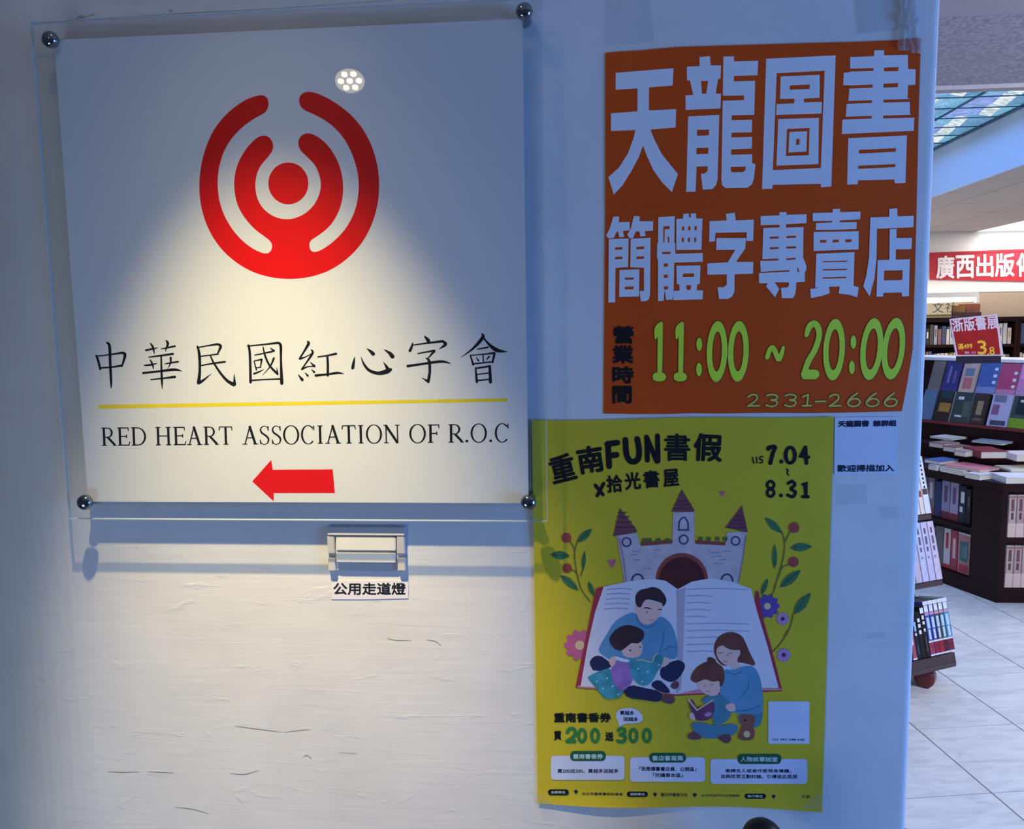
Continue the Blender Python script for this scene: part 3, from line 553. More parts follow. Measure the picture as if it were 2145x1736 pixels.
p.polys(OR, *[P4(*q) for q in (((205,415),(322,410),(322,438),(205,443)),((425,405),(552,400),(550,428),(425,434)),((205,555),(322,548),(322,575),(205,582)),((425,545),(552,540),(550,568),(425,572)),((100,712),(318,702),(318,728),(100,735)),((425,700),(548,692),(546,716),(425,724)),((80,878),(465,855),(465,875),(80,895)),((568,828),(582,825),(595,880),(572,880)),
 ((870,458),(952,455),(950,492),(870,495)),((1035,455),(1118,452),(1116,488),(1035,491)),((1205,450),(1285,447),(1283,485),(1205,488)),((905,740),(1228,730),(1226,746),(905,752)),((905,845),(1225,838),(1223,856),(905,862)),((905,952),(1220,942),(1218,962),(905,970)),((1718,862),(1962,858),(1955,988),(1712,992)))])
p.build('subtitle_lettering', op, label='pale line of six characters')
p = Print(D); p.lay = 2
P5 = crop(1250, 660, 6.309); P6 = crop(1580, 660, 6.309)
for ch, y0, y1 in (('營', 140, 380), ('業', 395, 640), ('時', 672, 905), ('間', 935, 1168)):
    x0, a = P5((205 if y0 > 200 else 212, y0))[0]; x1, c = P5((488 if y0 < 900 else 462, y1))[0]
    p.text(ch, (x0, a, x1, c), INK, bold=1.5); p.build('side_character', op); p = Print(D); p.lay = 2
def lime_chars():
    def S(F, *pts): return lambda p, g, m: p.stroke([(x, y, ww+g) for x, y, ww in F(*pts)], m, sm=True)
    def zero(F, cx, cy, rx, ry, lean, tk=72):
        def f(p, g, m):
            n = 36; e = g*3.0
            def pt(a, r1, r2): return F((cx+r1*math.cos(a)-lean*r2*math.sin(a), cy+r2*math.sin(a)))[0]
            for k in range(n):
                a, c = 2*math.pi*k/n, 2*math.pi*(k+1)/n
                p.poly([pt(a, rx+38+e, ry+58+e), pt(c, rx+38+e, ry+58+e), pt(c, rx-34-e, ry-80-e), pt(a, rx-34-e, ry-80-e)], m)
        return f
    def dot(F, x, y):
        def f(p, g, m): q = F((x, y, 38))[0]; p.disc(q[0], q[1], q[2]+g/2, m, ry=q[2]*2.35+g/2)
        return f
    one = lambda dx: [S(P5, (845+dx,115,50), (805+dx,180,80), (780+dx,300,34)), S(P5, (852+dx,110,48), (840+dx,300,66), (832+dx,760,62)), S(P5, (795+dx,815,118), (858+dx,815,118))]
    return [one(0), one(277), [dot(P5, 1355, 385)], [dot(P5, 1352, 718)], [zero(P5, 1590, 480, 98, 345, 0.03)], [zero(P5, 1872, 478, 100, 345, 0.03)],
     [S(P6, (170,560,58), (200,470,60), (240,425,62), (280,490,66), (320,585,62), (355,530,60), (385,425,40))],
     [S(P6, (690,262,60), (725,160,78), (790,110,86), (845,170,82), (855,290,72), (800,460,74), (720,600,76), (672,730,74), (664,815,70)), S(P6, (680,782,130), (790,782,130), (805,775,115))],
     [zero(P6, 1055, 455, 105, 350, 0.05)], [dot(P6, 1310, 355)], [dot(P6, 1290, 690)], [zero(P6, 1552, 448, 110, 352, 0.09)], [zero(P6, 1840, 442, 112, 350, 0.10)]]
for parts in lime_chars():
    p = Print(D)
    for lay, g_, m_ in ((2, 2.4, DOUT), (4, 0, LIME)):
        p.lay = lay
        for f_ in parts: f_(p, g_, m_)
    p.build('hours_character', op)
def phone(p, g, m):
    def S(F, *ss):
        for st in ss: p.stroke([(x, y, w_+g) for x, y, w_ in F(*[(a, c, 24) for a, c in st])], m, sm=len(st) > 3)
    def two(F, x): S(F, [(x+10,1080),(x+60,1052),(x+115,1055),(x+130,1100),(x+85,1150),(x+15,1198)], [(x+5,1200),(x+160,1196)])
    def three(x): S(P6, [(x+15,1062),(x+90,1048),(x+155,1072),(x+135,1110),(x+70,1122)], [(x+70,1122),(x+150,1140),(x+140,1185),(x+80,1206),(x+5,1188)])
    def six(x): S(P6, [(x+135,1030),(x+70,1075),(x+15,1135),(x+15,1180),(x+70,1204),(x+140,1190),(x+170,1145),(x+135,1108),(x+70,1108),(x+20,1140)])
    two(P5, 1990)
    three(150); three(395); S(P6, [(640,1080),(715,1050)], [(715,1050),(695,1195)], [(635,1198),(755,1194)], [(810,1142),(940,1138)]); two(P6, 985); six(1228); six(1475); six(1715)
p = Print(D); p.lay = 2; phone(p, 2.6, DOUT); p.lay = 4; phone(p, 0, OLI); p.build('phone_lettering', op, label='pale yellow telephone number')
# crumpled clear tape over the upper right corner and old tape marks
def tape(name, label, pts, d, crumple=0.0, group=None, n=8, m=None):
    b = MB(); (x0, y0), (x1, y1) = pts[0], pts[2]; vs = []; fs = []
    rnd = random.Random(x0)
    for j in range(n+1):
        for i in range(n+1):
            a, c = i/n, j/n
            x = (pts[0][0]*(1-a)+pts[1][0]*a)*(1-c)+(pts[3][0]*(1-a)+pts[2][0]*a)*c; y = (pts[0][1]*(1-a)+pts[1][1]*a)*(1-c)+(pts[3][1]*(1-a)+pts[2][1]*a)*c
            e = (i in (0, n) or j in (0, n)); vs.append(ony(x+(rnd.uniform(-1, 1)*1.5 if e else 0), y+(rnd.uniform(-1, 1)*1.5 if e else 0), -(d+(0 if e else crumple*rnd.random()))))
    for j in range(n):
        for i in range(n): k = j*(n+1)+i; fs.append((k, k+n+1, k+n+2, k+1))
    b.raw(vs, fs, m or TAPE); return b.build(name, None, label, 'tape', group, smooth=True)
tape('tape_strip', 'crumpled shiny clear tape over the upper right corner of the orange poster', [(1885,-12),(1922,-12),(1930,112),(1880,104)], 0.0024, 0.007, n=14, m=CRUMPLE)
tape('tape_strip', 'old streaky clear tape mark above the right half of the orange poster', [(1790,-12),(1884,-12),(1882,62),(1796,70)], 0.0009, 0.002, m=CRUMPLE)
tape('tape_strip', 'old dull tape mark above the left end of the orange poster', [(1268,-12),(1362,-12),(1372,88),(1262,98)], 0.0007, 0.0012)
tape('tape_strip', 'faint square tape mark just below the small white notice', [(1751,1014),(1815,1014),(1816,1055),(1750,1058)], 0.0007, 0.001)
tape('tape_strip', 'small dull tape scrap at the wall edge, lower right of the white notice', [(1841,1060),(1884,1062),(1883,1086),(1846,1087)], 0.0007, 0.001)
tape('tape_strip', 'faint tape scrap on the bare wall right of the castle book picture', [(1815,1325),(1856,1326),(1855,1338),(1814,1337)], 0.0007, 0.0008)

# ================================================================== YELLOW POSTER
YP = mat((214, 194, 52), 0.6, spec=0.15, var=0.05, scale=5, name='yellow_paper')
yp = empty('reading_festival_poster', ony(1425, 1690, 0), 'yellow paper poster with a castle, an open book and a reading family', 'poster')
D = 0.0022
def lift(x, y):
    e = 0.0
    if x < 1150 and y < 1180: e += 0.0035*max(0, (1150-x)/36)**1.5*max(0, min(1, (1180-y)/120))
    if y > 1668: e += 0.004*((y-1668)/30)*(0.5+0.5*math.sin(x/62.0))
    return e
xs_ = [1114+k*(1747-1114)/32 for k in range(33)]
def ypx(u, v):
    x = 1114+(1747-1114)*u; xl = 1114+12*v; xr = 1747-25*v
    x = xl+(xr-xl)*u
    yt = 880-8*u+1.5*math.sin(u*9); yb = 1684+14*u+4.0*math.sin(u*math.pi*2.4-0.4)
    return x, yt+(yb-yt)*v
b = Print(D, lift); vs = []; fs = []; nx, ny = 44, 40
us = [k/nx if k > 4 else k*k/(4*nx) for k in range(nx+1)]; vv = [k/ny for k in range(ny+1)]
for v in vv:
    for u in us: vs.append(b.P(*ypx(u, v)))
for j in range(ny):
    for i in range(nx): k = j*(nx+1)+i; fs.append((k, k+nx+1, k+nx+2, k+1))
b.raw(vs, fs, YP)
b.build('sheet', yp, smooth=True)
D += 0.0005
Q1 = crop(1110, 870, 3.3); Q2 = crop(1110, 1180, 3.3); Q3 = crop(1110, 1450, 3.3); H1 = crop(1200, 1200, 5.9875); H2 = crop(1400, 1280, 5.9875)
BLK = INK
# title
def nxt(name, label=None):
    global p
    l_ = p.lay
    if p.f: p.build(name, yp, label=label)
    p = Print(D, lift); p.lay = l_
p = Print(D, lift); p.lay = 2
def rq(F, cx, cy, w_, h_, deg):
    a = R(deg); c, s_ = math.cos(a), math.sin(a)
    return [F((cx+x*w_/2*c-y*h_/2*s_, cy+x*w_/2*s_+y*h_/2*c))[0] for x, y in ((-1, -1), (1, -1), (1, 1), (-1, 1))]
p.text('重', rq(Q1, 225, 365, 175, 190, -14), BLK, 1.5); nxt('title_character'); p.text('南', rq(Q1, 418, 305, 180, 190, -9), BLK, 1.9); nxt('title_character')
def hand(F, *ss, w=40):
    for st in ss: p.stroke(F(*[(a, c, w) for a, c in st]), BLK, sm=len(st) > 3)
hand(Q1, [(540,195),(548,352)], [(535,198),(605,188)], [(545,280),(600,272)]); nxt('title_character')
hand(Q1, [(660,168),(668,270),(700,318),(745,305),(755,240),(742,162)]); nxt('title_character'); hand(Q1, [(808,150),(812,310)], [(806,150),(878,318)], [(882,140),(886,315)], w=34); nxt('title_character')
p.text('書', rq(Q1, 1018, 220, 180, 190, 0), BLK, 1.2); nxt('title_character'); p.text('假', rq(Q1, 1232, 222, 200, 195, 3), BLK, 1.9); nxt('title_character')
hand(Q1, [(452,482),(505,548)], [(510,470),(465,555)], w=24); nxt('subtitle_character')
for ch, cx, cy in (('拾', 585, 472), ('光', 710, 452), ('書', 840, 440), ('屋', 975, 432)): p.text(ch, rq(Q1, cx, cy, 112, 122, -5), BLK, 1.1); nxt('subtitle_character')
hand(Q1, [(1540,290),(1548,330)], [(1566,288),(1570,328)], [(1612,285),(1592,287),(1590,303),(1606,308),(1606,325),(1588,328)], w=9); nxt('year_lettering')
hand(Q1, [(1648,232),(1655,222),(1695,218),(1680,260),(1662,330)], [(1738,318),(1739,320)], w=28)
p.stroke(Q1(*[(1800+32*math.cos(R(t)), 275-55*math.sin(R(t)), 20+8*abs(math.cos(R(t)))) for t in range(0, 360, 20)]), BLK, closed=True)
hand(Q1, [(1905,220),(1872,285),(1925,288)], [(1905,220),(1912,330)], w=26); nxt('start_date_lettering')
hand(Q1, [(1775,370),(1785,380),(1778,395),(1788,412)], w=10); nxt('tilde_mark')
for cy in (480, 535): p.stroke(Q1(*[(1664+24*math.cos(R(t)), cy-25*math.sin(R(t)), 20) for t in range(0, 360, 24)]), BLK, closed=True)
hand(Q1, [(1736,552),(1737,554)], w=26); hand(Q1, [(1785,470),(1815,455),(1832,480),(1805,508),(1836,530),(1818,562),(1782,550)], [(1888,478),(1905,462),(1908,560)], [(1885,562),(1925,562)], w=22)
nxt('end_date_lettering')
# castle
ST = mat((205, 190, 192), 0.6, var=0.12, scale=60, name='castle_stone_print'); RF = mat((125, 70, 80), 0.6, var=0.1, name='castle_roof_print'); RFD = mat((92, 44, 56), 0.6, name='castle_roof_line_print')
DOOR = mat((84, 30, 30), 0.6, var=0.3, scale=50, name='castle_door_print'); BRK = mat((150, 72, 60), 0.6, name='castle_brick_print'); WNL = mat((78, 72, 110), 0.6, name='castle_window_line_print'); MOSS = mat((96, 110, 52), 0.6, name='castle_moss_print'); SHD = mat((164, 142, 150), 0.6, name='stone_joint_print')
p = Print(D, lift); p.lay = 2
p.polys(ST, Q1((600,830),(740,812),(765,900),(985,885),(990,672),(1135,665),(1140,885),(1350,895),(1362,808),(1500,805),(1475,990),(1440,1160),(1440,1230),(660,1230),(645,1100)))
p.lay = 4
p.polys(RF, Q1((575,835),(622,640),(742,795),(735,808)), Q1((978,665),(1050,510),(1138,655),(1130,668)), Q1((1352,775),(1466,622),(1506,805),(1495,808)))
p.polys(BRK, Q1((765,878),(985,858),(985,885),(770,902)), Q1((1145,862),(1350,875),(1350,898),(1145,888)))
for x in (775, 810, 870, 935): p.polys(MOSS, Q1((x,852),(x+32,848),(x+32,872),(x,876)))
for x in (1165, 1220, 1280, 1335): p.polys(MOSS, Q1((x,838),(x+30,840),(x+30,868),(x,866)))
p.poly(Q1(*[(1050+182*math.cos(R(a)), 1140-190*math.sin(R(a))) for a in range(0, 181, 10)], (868, 1230), (1232, 1230)), BRK)
p.stroke(Q1((615,850,10),(650,1010,10),(665,1150,10)), SHD); p.stroke(Q1((1492,830,10),(1470,990,10),(1440,1150,10)), SHD)
for (x, y, l) in ((700,940,60),(690,965,50),(720,1000,40),(790,1060,50),(1240,950,70),(1255,975,80),(1300,1000,60),(1270,1025,70),(1330,940,60),(860,930,50),(1180,1060,40)): p.stroke(Q1((x,y,5),(x+l,y-4,5)), SHD, caps=False)
p.lay = 6
p.poly(Q1(*[(1050+158*math.cos(R(a)), 1140-160*math.sin(R(a))) for a in range(0, 181, 10)], (892, 1230), (1208, 1230)), DOOR)
for (x0, x1, ys) in ((600, 690, 700), (592, 705, 735), (588, 725, 770), (608, 668, 670), (1015, 1085, 590), (1003, 1105, 615), (992, 1120, 640), (1395, 1480, 720), (1378, 1490, 745), (1365, 1495, 772), (1420, 1475, 690)): p.stroke(Q1((x0, ys, 6), ((x0+x1)/2, ys+6, 6), (x1, ys-2, 6)), RFD, caps=False)
for (cx, cy, r) in ((668, 875, 30), (1063, 858, 30), (1422, 867, 29)): p.stroke(Q1(*[(cx+r*math.cos(R(t)), cy+r*math.sin(R(t)), 11) for t in range(0, 360, 24)]), WNL, closed=True)
p.stroke(Q1((1030,790,11),(1032,740,11),(1050,710,11),(1072,708,11),(1092,740,11),(1094,790,11)), WNL, sm=True); p.stroke(Q1((1028,792,11),(1096,792,11)), WNL)
for cx in (745, 1362): p.stroke(Q1(*[(cx+40*math.cos(R(t)), 1145-48*math.sin(R(t)), 13) for t in range(0, 181, 15)]), WNL)
p.build('castle_print', yp, label='printed stone castle with three towers')
# plants and flowers
LF = mat((70, 122, 74), 0.6, var=0.15, scale=80, name='leaf_print'); LFD = mat((44, 88, 60), 0.6, name='leaf_vein_print'); BER = mat((176, 74, 62), 0.6, var=0.1, name='berry_print'); STM = mat((120, 116, 48), 0.6, name='stem_print')
PINK = mat((214, 104, 140), 0.6, name='pink_petal_print'); PUR = mat((104, 76, 158), 0.6, name='purple_petal_print'); LIL = mat((196, 150, 190), 0.6, name='lilac_petal_print'); CREAM = mat((236, 206, 150), 0.6, name='flower_centre_print'); MAG = mat((120, 30, 80), 0.6, name='magenta_print')
def leaf(p, F, a, b_, w_=30):
    (ax, ay), (bx, by) = a, b_; dx, dy = bx-ax, by-ay; l = math.hypot(dx, dy); nx, ny = -dy/l, dx/l
    pts = []
    for t, k in ((0, 0), (.2, .7), (.45, 1), (.7, .8), (.9, .35), (1, 0)): pts.append((ax+dx*t+nx*w_*k, ay+dy*t+ny*w_*k))
    for t, k in ((.9, .35), (.7, .8), (.45, 1), (.2, .7)): pts.append((ax+dx*t-nx*w_*k, ay+dy*t-ny*w_*k))
    p.lay = 3; p.poly(F(*pts), LF); p.lay = 5; p.stroke(F((ax, ay, 5), (bx, by, 3)), LFD, caps=False)
STEMS = [(F, st) for F, st in ((Q1, [(270,860),(305,920),(310,1000),(330,1120),(350,1190)]), (Q1, [(345,830),(318,900),(308,950)]), (Q1, [(265,1060),(315,1080),(335,1130)]), (Q1, [(370,1050),(350,1110)]), (Q2, [(330,80),(350,170),(415,262)]), (Q1, [(1740,800),(1760,870),(1755,960),(1725,1090),(1690,1190)]), (Q1, [(1800,800),(1765,870)]), (Q1, [(1795,1030),(1745,1050),(1720,1110)]), (Q2, [(1720,70),(1690,180),(1650,260)]), (Q2, [(1820,350),(1790,460),(1700,590),(1600,650)]), (Q2, [(1790,455),(1760,500)]))]
LEAVES = [(F, a, c, k) for F, a, c, k in ((Q1, (330,875), (428,785), 26), (Q1, (145,962), (275,970), 30), (Q1, (365,1070), (378,935), 15), (Q1, (210,1105), (320,1190), 26), (Q2, (225,90), (335,185), 26), (Q2, (405,125), (440,225), 18), (Q1, (1740,812), (1625,705), 26), (Q1, (1800,915), (1950,905), 30), (Q1, (1692,1060), (1692,890), 18), (Q1, (1745,1165), (1870,1070), 26), (Q2, (1730,165), (1870,50), 32), (Q2, (1600,215), (1645,105), 18), (Q2, (1825,350), (1940,205), 34), (Q2, (1562,640), (1650,540), 18))]
BERRIES = ((Q1, 252, 845, 34), (Q1, 258, 1055, 32), (Q1, 1826, 775, 38), (Q1, 1822, 1012, 36))
for nm_, test in (('left_branch_print', lambda x: x < 1000), ('right_branch_print', lambda x: x >= 1000)):
    p = Print(D, lift); p.lay = 2
    for F, st in STEMS:
        if test(st[0][0]): p.stroke(F(*[(x, y, 8) for x, y in st]), STM, sm=len(st) > 2)
    for F, a, c, k in LEAVES:
        if test(a[0]): leaf(p, F, a, c, k)
    p.lay = 5
    for F, x, y, r in BERRIES:
        if test(x): q = F((x, y, r))[0]; p.disc(q[0], q[1], q[2], BER)
    p.build(nm_, yp)
p = Print(D, lift)
def flower(F, x, y, r, n, m, cm, k=.42):
    q = F((x, y, r))[0]; p.lay = 5
    for i in range(n): a = 2*math.pi*i/n; p.disc(q[0]+q[2]*.6*math.cos(a), q[1]+q[2]*.6*math.sin(a), q[2]*k, m, ry=q[2]*k*.6, n=12, a0=a)
    p.lay = 7; p.disc(q[0], q[1], q[2]*.3, cm, n=14); nxt('flower_print')
flower(Q2, 345, 565, 108, 10, PINK, CREAM); flower(Q2, 1642, 295, 78, 10, PUR, CREAM, .5); flower(Q2, 1748, 382, 46, 9, LIL, MAG); flower(Q2, 1755, 632, 50, 9, LIL, MAG)
p.lay = 4
for F, x, y, r in ((Q1, 565, 1020, 30), (Q1, 1330, 540, 20)):
    p.poly(F((x-r,y-r*.6),(x-r*.4,y-r*.8),(x,y-r*.3),(x+r*.6,y-r),(x+r,y-r*.5),(x+r*.3,y+r*1.1),(x-r*.2,y+r*.7)), PINK); nxt('heart_print')
# open book
PG = mat((232, 226, 232), 0.6, var=0.04, scale=12, name='page_print'); PGS = mat((196, 184, 196), 0.6, name='page_shadow_print'); CV = mat((176, 52, 70), 0.6, name='book_cover_print'); CVP = mat((226, 150, 160), 0.6, name='cover_edge_print'); LNP = mat((176, 170, 196), 0.6, name='text_line_print')
p = Print(D, lift); p.lay = 8
p.poly(Q2((455,175),(500,160),(1030,870),(1740,880),(1560,190),(1600,365),(1660,545),(1745,882),(1010,915),(315,858)), CV)
p.polys(CV, Q2((470,172),(505,165),(400,860),(315,858),(380,560)), Q2((1560,190),(1580,190),(1610,370),(1745,880),(1720,885),(1540,600)))
p.polys(CVP, Q2((330,845),(1745,865),(1740,872),(1010,905),(330,856)))
p.lay = 10
p.poly(Q2((510,160),(700,120),(850,105),(940,120),(1022,178),(1120,125),(1260,100),(1400,128),(1530,175),(1570,330),(1640,560),(1720,860),(1400,862),(1150,870),(1010,905),(880,870),(600,855),(350,850),(400,560),(450,340)), PG)
p.lay = 12
p.poly(Q2((1012,182),(1028,182),(1032,560),(1030,890),(1010,900),(1018,560)), PGS); p.poly(Q2((1028,182),(1075,165),(1062,560),(1045,870),(1030,890),(1032,560)), PGS)
for i in range(5): p.stroke(Q2((535-i*6,180+i*34,7),(620-i*6,172+i*34,7),(700-i*5,178+i*34,7)), LNP, caps=False)
for i, l in enumerate((430, 180, 170, 165, 150, 440, 440, 400, 350, 250)): p.stroke(Q2((1080,185+i*48-8,6),(1080+l/2,172+i*48,7),(1080+l,180+i*48,6)), LNP, caps=False)
p.build('open_book_print', yp, label='printed open book behind the family')
# the family
SW = mat((104, 158, 190), 0.6, var=0.08, scale=30, name='blue_sweater_print'); SWD = mat((70, 118, 154), 0.6, name='sweater_fold_print'); SK = mat((246, 200, 186), 0.6, var=0.04, name='skin_print'); HR = mat((64, 40, 46), 0.6, var=0.2, scale=40, name='dark_hair_print'); HB = mat((118, 66, 56), 0.6, var=0.25, scale=40, name='brown_hair_print')
NV = mat((40, 44, 82), 0.6, var=0.15, name='navy_trousers_print'); TL = mat((72, 160, 172), 0.6, var=0.25, scale=70, name='teal_book_print'); PP = mat((168, 120, 190), 0.6, var=0.25, scale=70, name='lilac_shirt_print'); SHO = mat((118, 76, 84), 0.6, name='shoe_print'); TLP = mat((86, 140, 160), 0.6, var=0.1, name='teal_trousers_print'); BEAR = mat((150, 90, 72), 0.6, var=0.1, name='toy_brown_print'); MV = mat((120, 66, 104), 0.6, var=0.2, name='mauve_book_print')
def ch(F, pts, m, lay, n=1): p.lay = lay; p.poly(chaik(F(*pts), n), m)
p = Print(D, lift)
ch(H1, [(200,1130),(250,1050),(340,1030),(440,1100),(520,1170),(270,1248)], NV, 14)
ch(H1, [(1100,1180),(1300,1080),(1400,1120),(1410,1190),(1340,1310),(1260,1370),(1180,1360),(1090,1300)], NV, 14)
ch(H1, [(780,480),(640,530),(520,610),(430,760),(330,920),(325,1000),(450,1080),(700,1250),(1050,1250),(1200,1080),(1290,1080),(1325,1000),(1310,850),(1250,660),(1180,580),(1090,530),(950,640)], SW, 15)
p.lay = 17; p.stroke(H1((1140,760,14),(1120,900,12),(1090,990,10)), SWD, sm=True); p.stroke(H1((540,720,10),(470,850,12),(480,920,10)), SWD, sm=True); p.stroke(H1((1120,980,10),(1220,925,12),(1290,930,8)), SWD, sm=True); p.stroke(H1((800,540,12),(830,620,12),(910,680,12),(1000,660,12),(1060,600,8)), SWD, sm=True)
ch(H1, [(795,400),(830,430),(860,340),(1130,370),(1115,470),(1060,580),(980,640),(900,650),(830,600),(800,500),(770,440)], SK, 18)
ch(H1, [(790,400),(780,280),(840,210),(930,195),(1000,170),(1100,200),(1180,320),(1160,400),(1120,430),(1130,380),(1040,350),(930,325),(880,360),(860,430),(820,430)], HR, 20, 2)
p.lay = 20; p.stroke(H1((890,440,10),(930,435,16),(980,450,8)), HR, sm=True); p.stroke(H1((1065,460,8),(1095,455,14),(1115,460,8)), HR, sm=True); p.stroke(H1((920,490,9),(940,495,9)), MAG); p.stroke(H1((960,585,6),(1000,595,6),(1030,585,5)), BER, sm=True)
ch(H1, [(330,1230),(480,1180),(560,1400),(640,1480),(600,1560),(400,1590),(300,1450),(180,1320),(200,1290)], TL, 18)
ch(H1, [(480,1180),(540,1110),(700,1110),(740,1250),(760,1360),(640,1480),(560,1460),(480,1300)], PP, 20)
ch(H1, [(620,1480),(720,1400),(900,1440),(1120,1490),(1120,1590),(1060,1620),(880,1590),(700,1570)], NV, 19)
ch(H1, [(980,1380),(1080,1330),(1180,1420),(1230,1500),(1150,1510),(1000,1440)], NV, 19)
ch(H1, [(1110,1540),(1250,1530),(1290,1590),(1240,1650),(1120,1620)], SHO, 20); ch(H1, [(1220,1400),(1300,1340),(1345,1400),(1300,1460),(1240,1450)], SHO, 18)
ch(H1, [(440,1090),(520,1030),(560,1060),(520,1160),(480,1180)], SK, 21); ch(H1, [(1110,1050),(1210,1060),(1215,1130),(1130,1190),(1090,1150)], SK, 19)
ch(H1, [(600,960),(700,880),(860,850),(880,930),(860,1030),(760,1070),(640,1050)], SK, 22)
ch(H1, [(470,870),(450,820),(520,720),(620,660),(720,650),(840,690),(900,740),(890,820),(820,890),(740,870),(680,920),(620,970),(560,970),(500,930)], HR, 24, 2)
p.lay = 24; p.disc(*H1((720, 970))[0], 2.0, MAG, n=10); p.disc(*H1((845, 930))[0], 1.6, HR, n=10)
ch(H1, [(540,1040),(620,1070),(720,1090),(700,1120),(600,1110),(530,1075)], LIGHT, 23)
ch(H1, [(720,1080),(880,1100),(980,1120),(1040,1010),(1130,1030),(1140,1100),(1080,1200),(1030,1300),(960,1400),(860,1420),(760,1340),(710,1200)], TL, 25)
p.lay = 27; p.stroke(H1((800,1090,16),(900,1095,14),(985,1115,14),(1030,1030,14),(1070,1010,10)), CREAM, sm=True)
for x, y in ((870,1360),(1080,1150),(820,1200),(940,1240),(430,1320),(500,1420),(570,1525),(300,1360),(380,1450)): p.disc(*H1((x, y))[0], 1.8, LIGHT, n=8)
nxt('father_and_child_print', 'printed father in blue sweater reading with a child')
# woman and child
ch(H2, [(560,480),(600,340),(700,270),(820,255),(930,310),(990,440),(1040,560),(1090,640),(1085,690),(960,650),(860,640),(700,700),(610,620)], HB, 15, 2)
ch(H2, [(610,450),(700,420),(860,490),(900,480),(905,540),(860,600),(880,660),(930,700),(800,730),(790,680),(720,680),(640,620),(600,540)], SK, 17)
ch(H2, [(640,420),(760,360),(870,400),(890,460),(860,490),(760,480),(690,430)], HB, 19)
p.lay = 19; p.stroke(H2((620,520,7),(660,525,9),(690,515,5)), HB, sm=True); p.stroke(H2((760,530,6),(800,525,8)), HB); p.disc(*H2((745, 550))[0], 1.4, MAG, n=8); p.stroke(H2((690,625,6),(740,635,6)), BER)
ch(H2, [(690,720),(800,740),(960,680),(1080,690),(1150,820),(1180,1000),(1190,1200),(1160,1300),(900,1280),(860,1280),(640,1240),(650,1000)], SW, 16)
p.lay = 18; p.stroke(H2((1000,850,12),(1000,960,12),(880,1110,10)), SWD, sm=True); p.stroke(H2((850,1250,12),(1000,1240,14),(1150,1180,10)), SWD, sm=True); p.stroke(H2((740,760,12),(830,790,12),(930,750,10)), SWD, sm=True)
ch(H2, [(860,1280),(1100,1260),(1185,1240),(1170,1400),(1110,1470),(900,1440)], TLP, 15)
ch(H2, [(700,1180),(830,1140),(850,1250),(760,1260)], SK, 21)
ch(H2, [(330,860),(400,820),(640,860),(660,920),(640,1020),(600,1060),(500,1060),(400,1000)], SK, 22)
ch(H2, [(270,840),(330,720),(430,650),(500,630),(480,590),(530,570),(590,600),(600,640),(690,700),(710,800),(690,920),(640,960),(650,890),(620,870),(560,890),(470,850),(410,870),(350,900),(300,880)], HB, 24, 2)
p.lay = 24; p.stroke(H2((440,935,6),(470,940,6)), HB); p.stroke(H2((530,925,6),(560,920,6)), HB); p.stroke(H2((480,1000,6),(520,1005,6)), BER)
ch(H2, [(400,1120),(480,1060),(640,1030),(740,1090),(780,1180),(790,1290),(740,1380),(600,1440),(560,1400),(540,1200)], TLP, 20)
ch(H2, [(280,1400),(420,1390),(600,1440),(860,1400),(880,1500),(800,1560),(600,1600),(400,1590),(300,1480)], TLP, 19)
ch(H2, [(250,1540),(330,1500),(420,1570),(400,1610),(280,1610),(240,1580)], SHO, 21); ch(H2, [(620,1560),(760,1530),(800,1600),(740,1670),(620,1600)], SHO, 21)
ch(H2, [(240,1130),(290,1090),(370,1230),(560,1120),(590,1200),(540,1360),(380,1380),(330,1340)], MV, 23)
p.lay = 25; p.stroke(H2((250,1100,22),(300,1170,22),(360,1240,22)), CREAM); p.stroke(H2((370,1235,18),(560,1110,18)), CREAM); ch(H2, [(440,1300),(500,1260),(560,1280),(500,1330)], LIL, 26)
ch(H2, [(250,1290),(300,1260),(330,1310),(340,1370),(280,1360)], SK, 26)
ch(H2, [(890,1310),(960,1290),(1080,1300),(1090,1380),(1060,1450),(1090,1520),(1060,1620),(900,1620),(870,1560),(930,1450),(900,1380)], BEAR, 22)
p.lay = 24; p.disc(*H2((965, 1370))[0], 2.2, INK, n=10); p.disc(*H2((985, 1540))[0], 7.0, CREAM, n=14)
nxt('mother_and_child_print', 'printed long-haired mother with a reading child')
# lower text block
GRN = mat((52, 132, 62), 0.6, var=0.1, name='green_print'); BXM = mat((216, 222, 240), 0.6, name='pale_box_print'); BADGE = mat((28, 96, 60), 0.6, name='green_badge_print'); WT = mat((200, 224, 214), 0.6, name='pale_text_print'); NVY = mat((24, 28, 60), 0.6, name='dark_text_print')
def rrect(x0, y0, x1, y1, r, sl=0.0):
    pts = []
    for cx, cy, a0 in ((x1-r, y0+r, -90), (x1-r, y1-r, 0), (x0+r, y1-r, 90), (x0+r, y0+r, 180)):
        for k in range(5): a = R(a0+22.5*k); pts.append((cx+r*math.cos(a), cy+r*math.sin(a)+sl*(cx-x0)))
    return pts
p = Print(D, lift); p.lay = 2
p.text('重南書香券', Q3((165,140),(560,140),(562,205),(165,208)), INK, 0.7)
p.text('買', Q3((165,268),(218,266),(218,328),(165,330)), INK, 0.7); p.text('送', Q3((520,272),(578,272),(578,335),(520,335)), INK, 0.7)
def gs(F, *ss, w=24):
    for st in ss: p.stroke(F(*[(a, c, w) for a, c in st]), GRN, sm=len(st) > 3)
gs(Q3, [(258,275),(275,252),(302,252),(315,280),(298,310),(255,338)], [(255,338),(310,338)], [(610,262),(630,250),(655,258),(650,282),(625,292)], [(625,292),(655,302),(655,330),(630,342),(608,335)])
for cx in (360, 450, 715, 808): p.stroke(Q3(*[(cx+24*math.cos(R(t)), 298+42*math.sin(R(t)), 22) for t in range(0, 360, 20)]), GRN, closed=True)
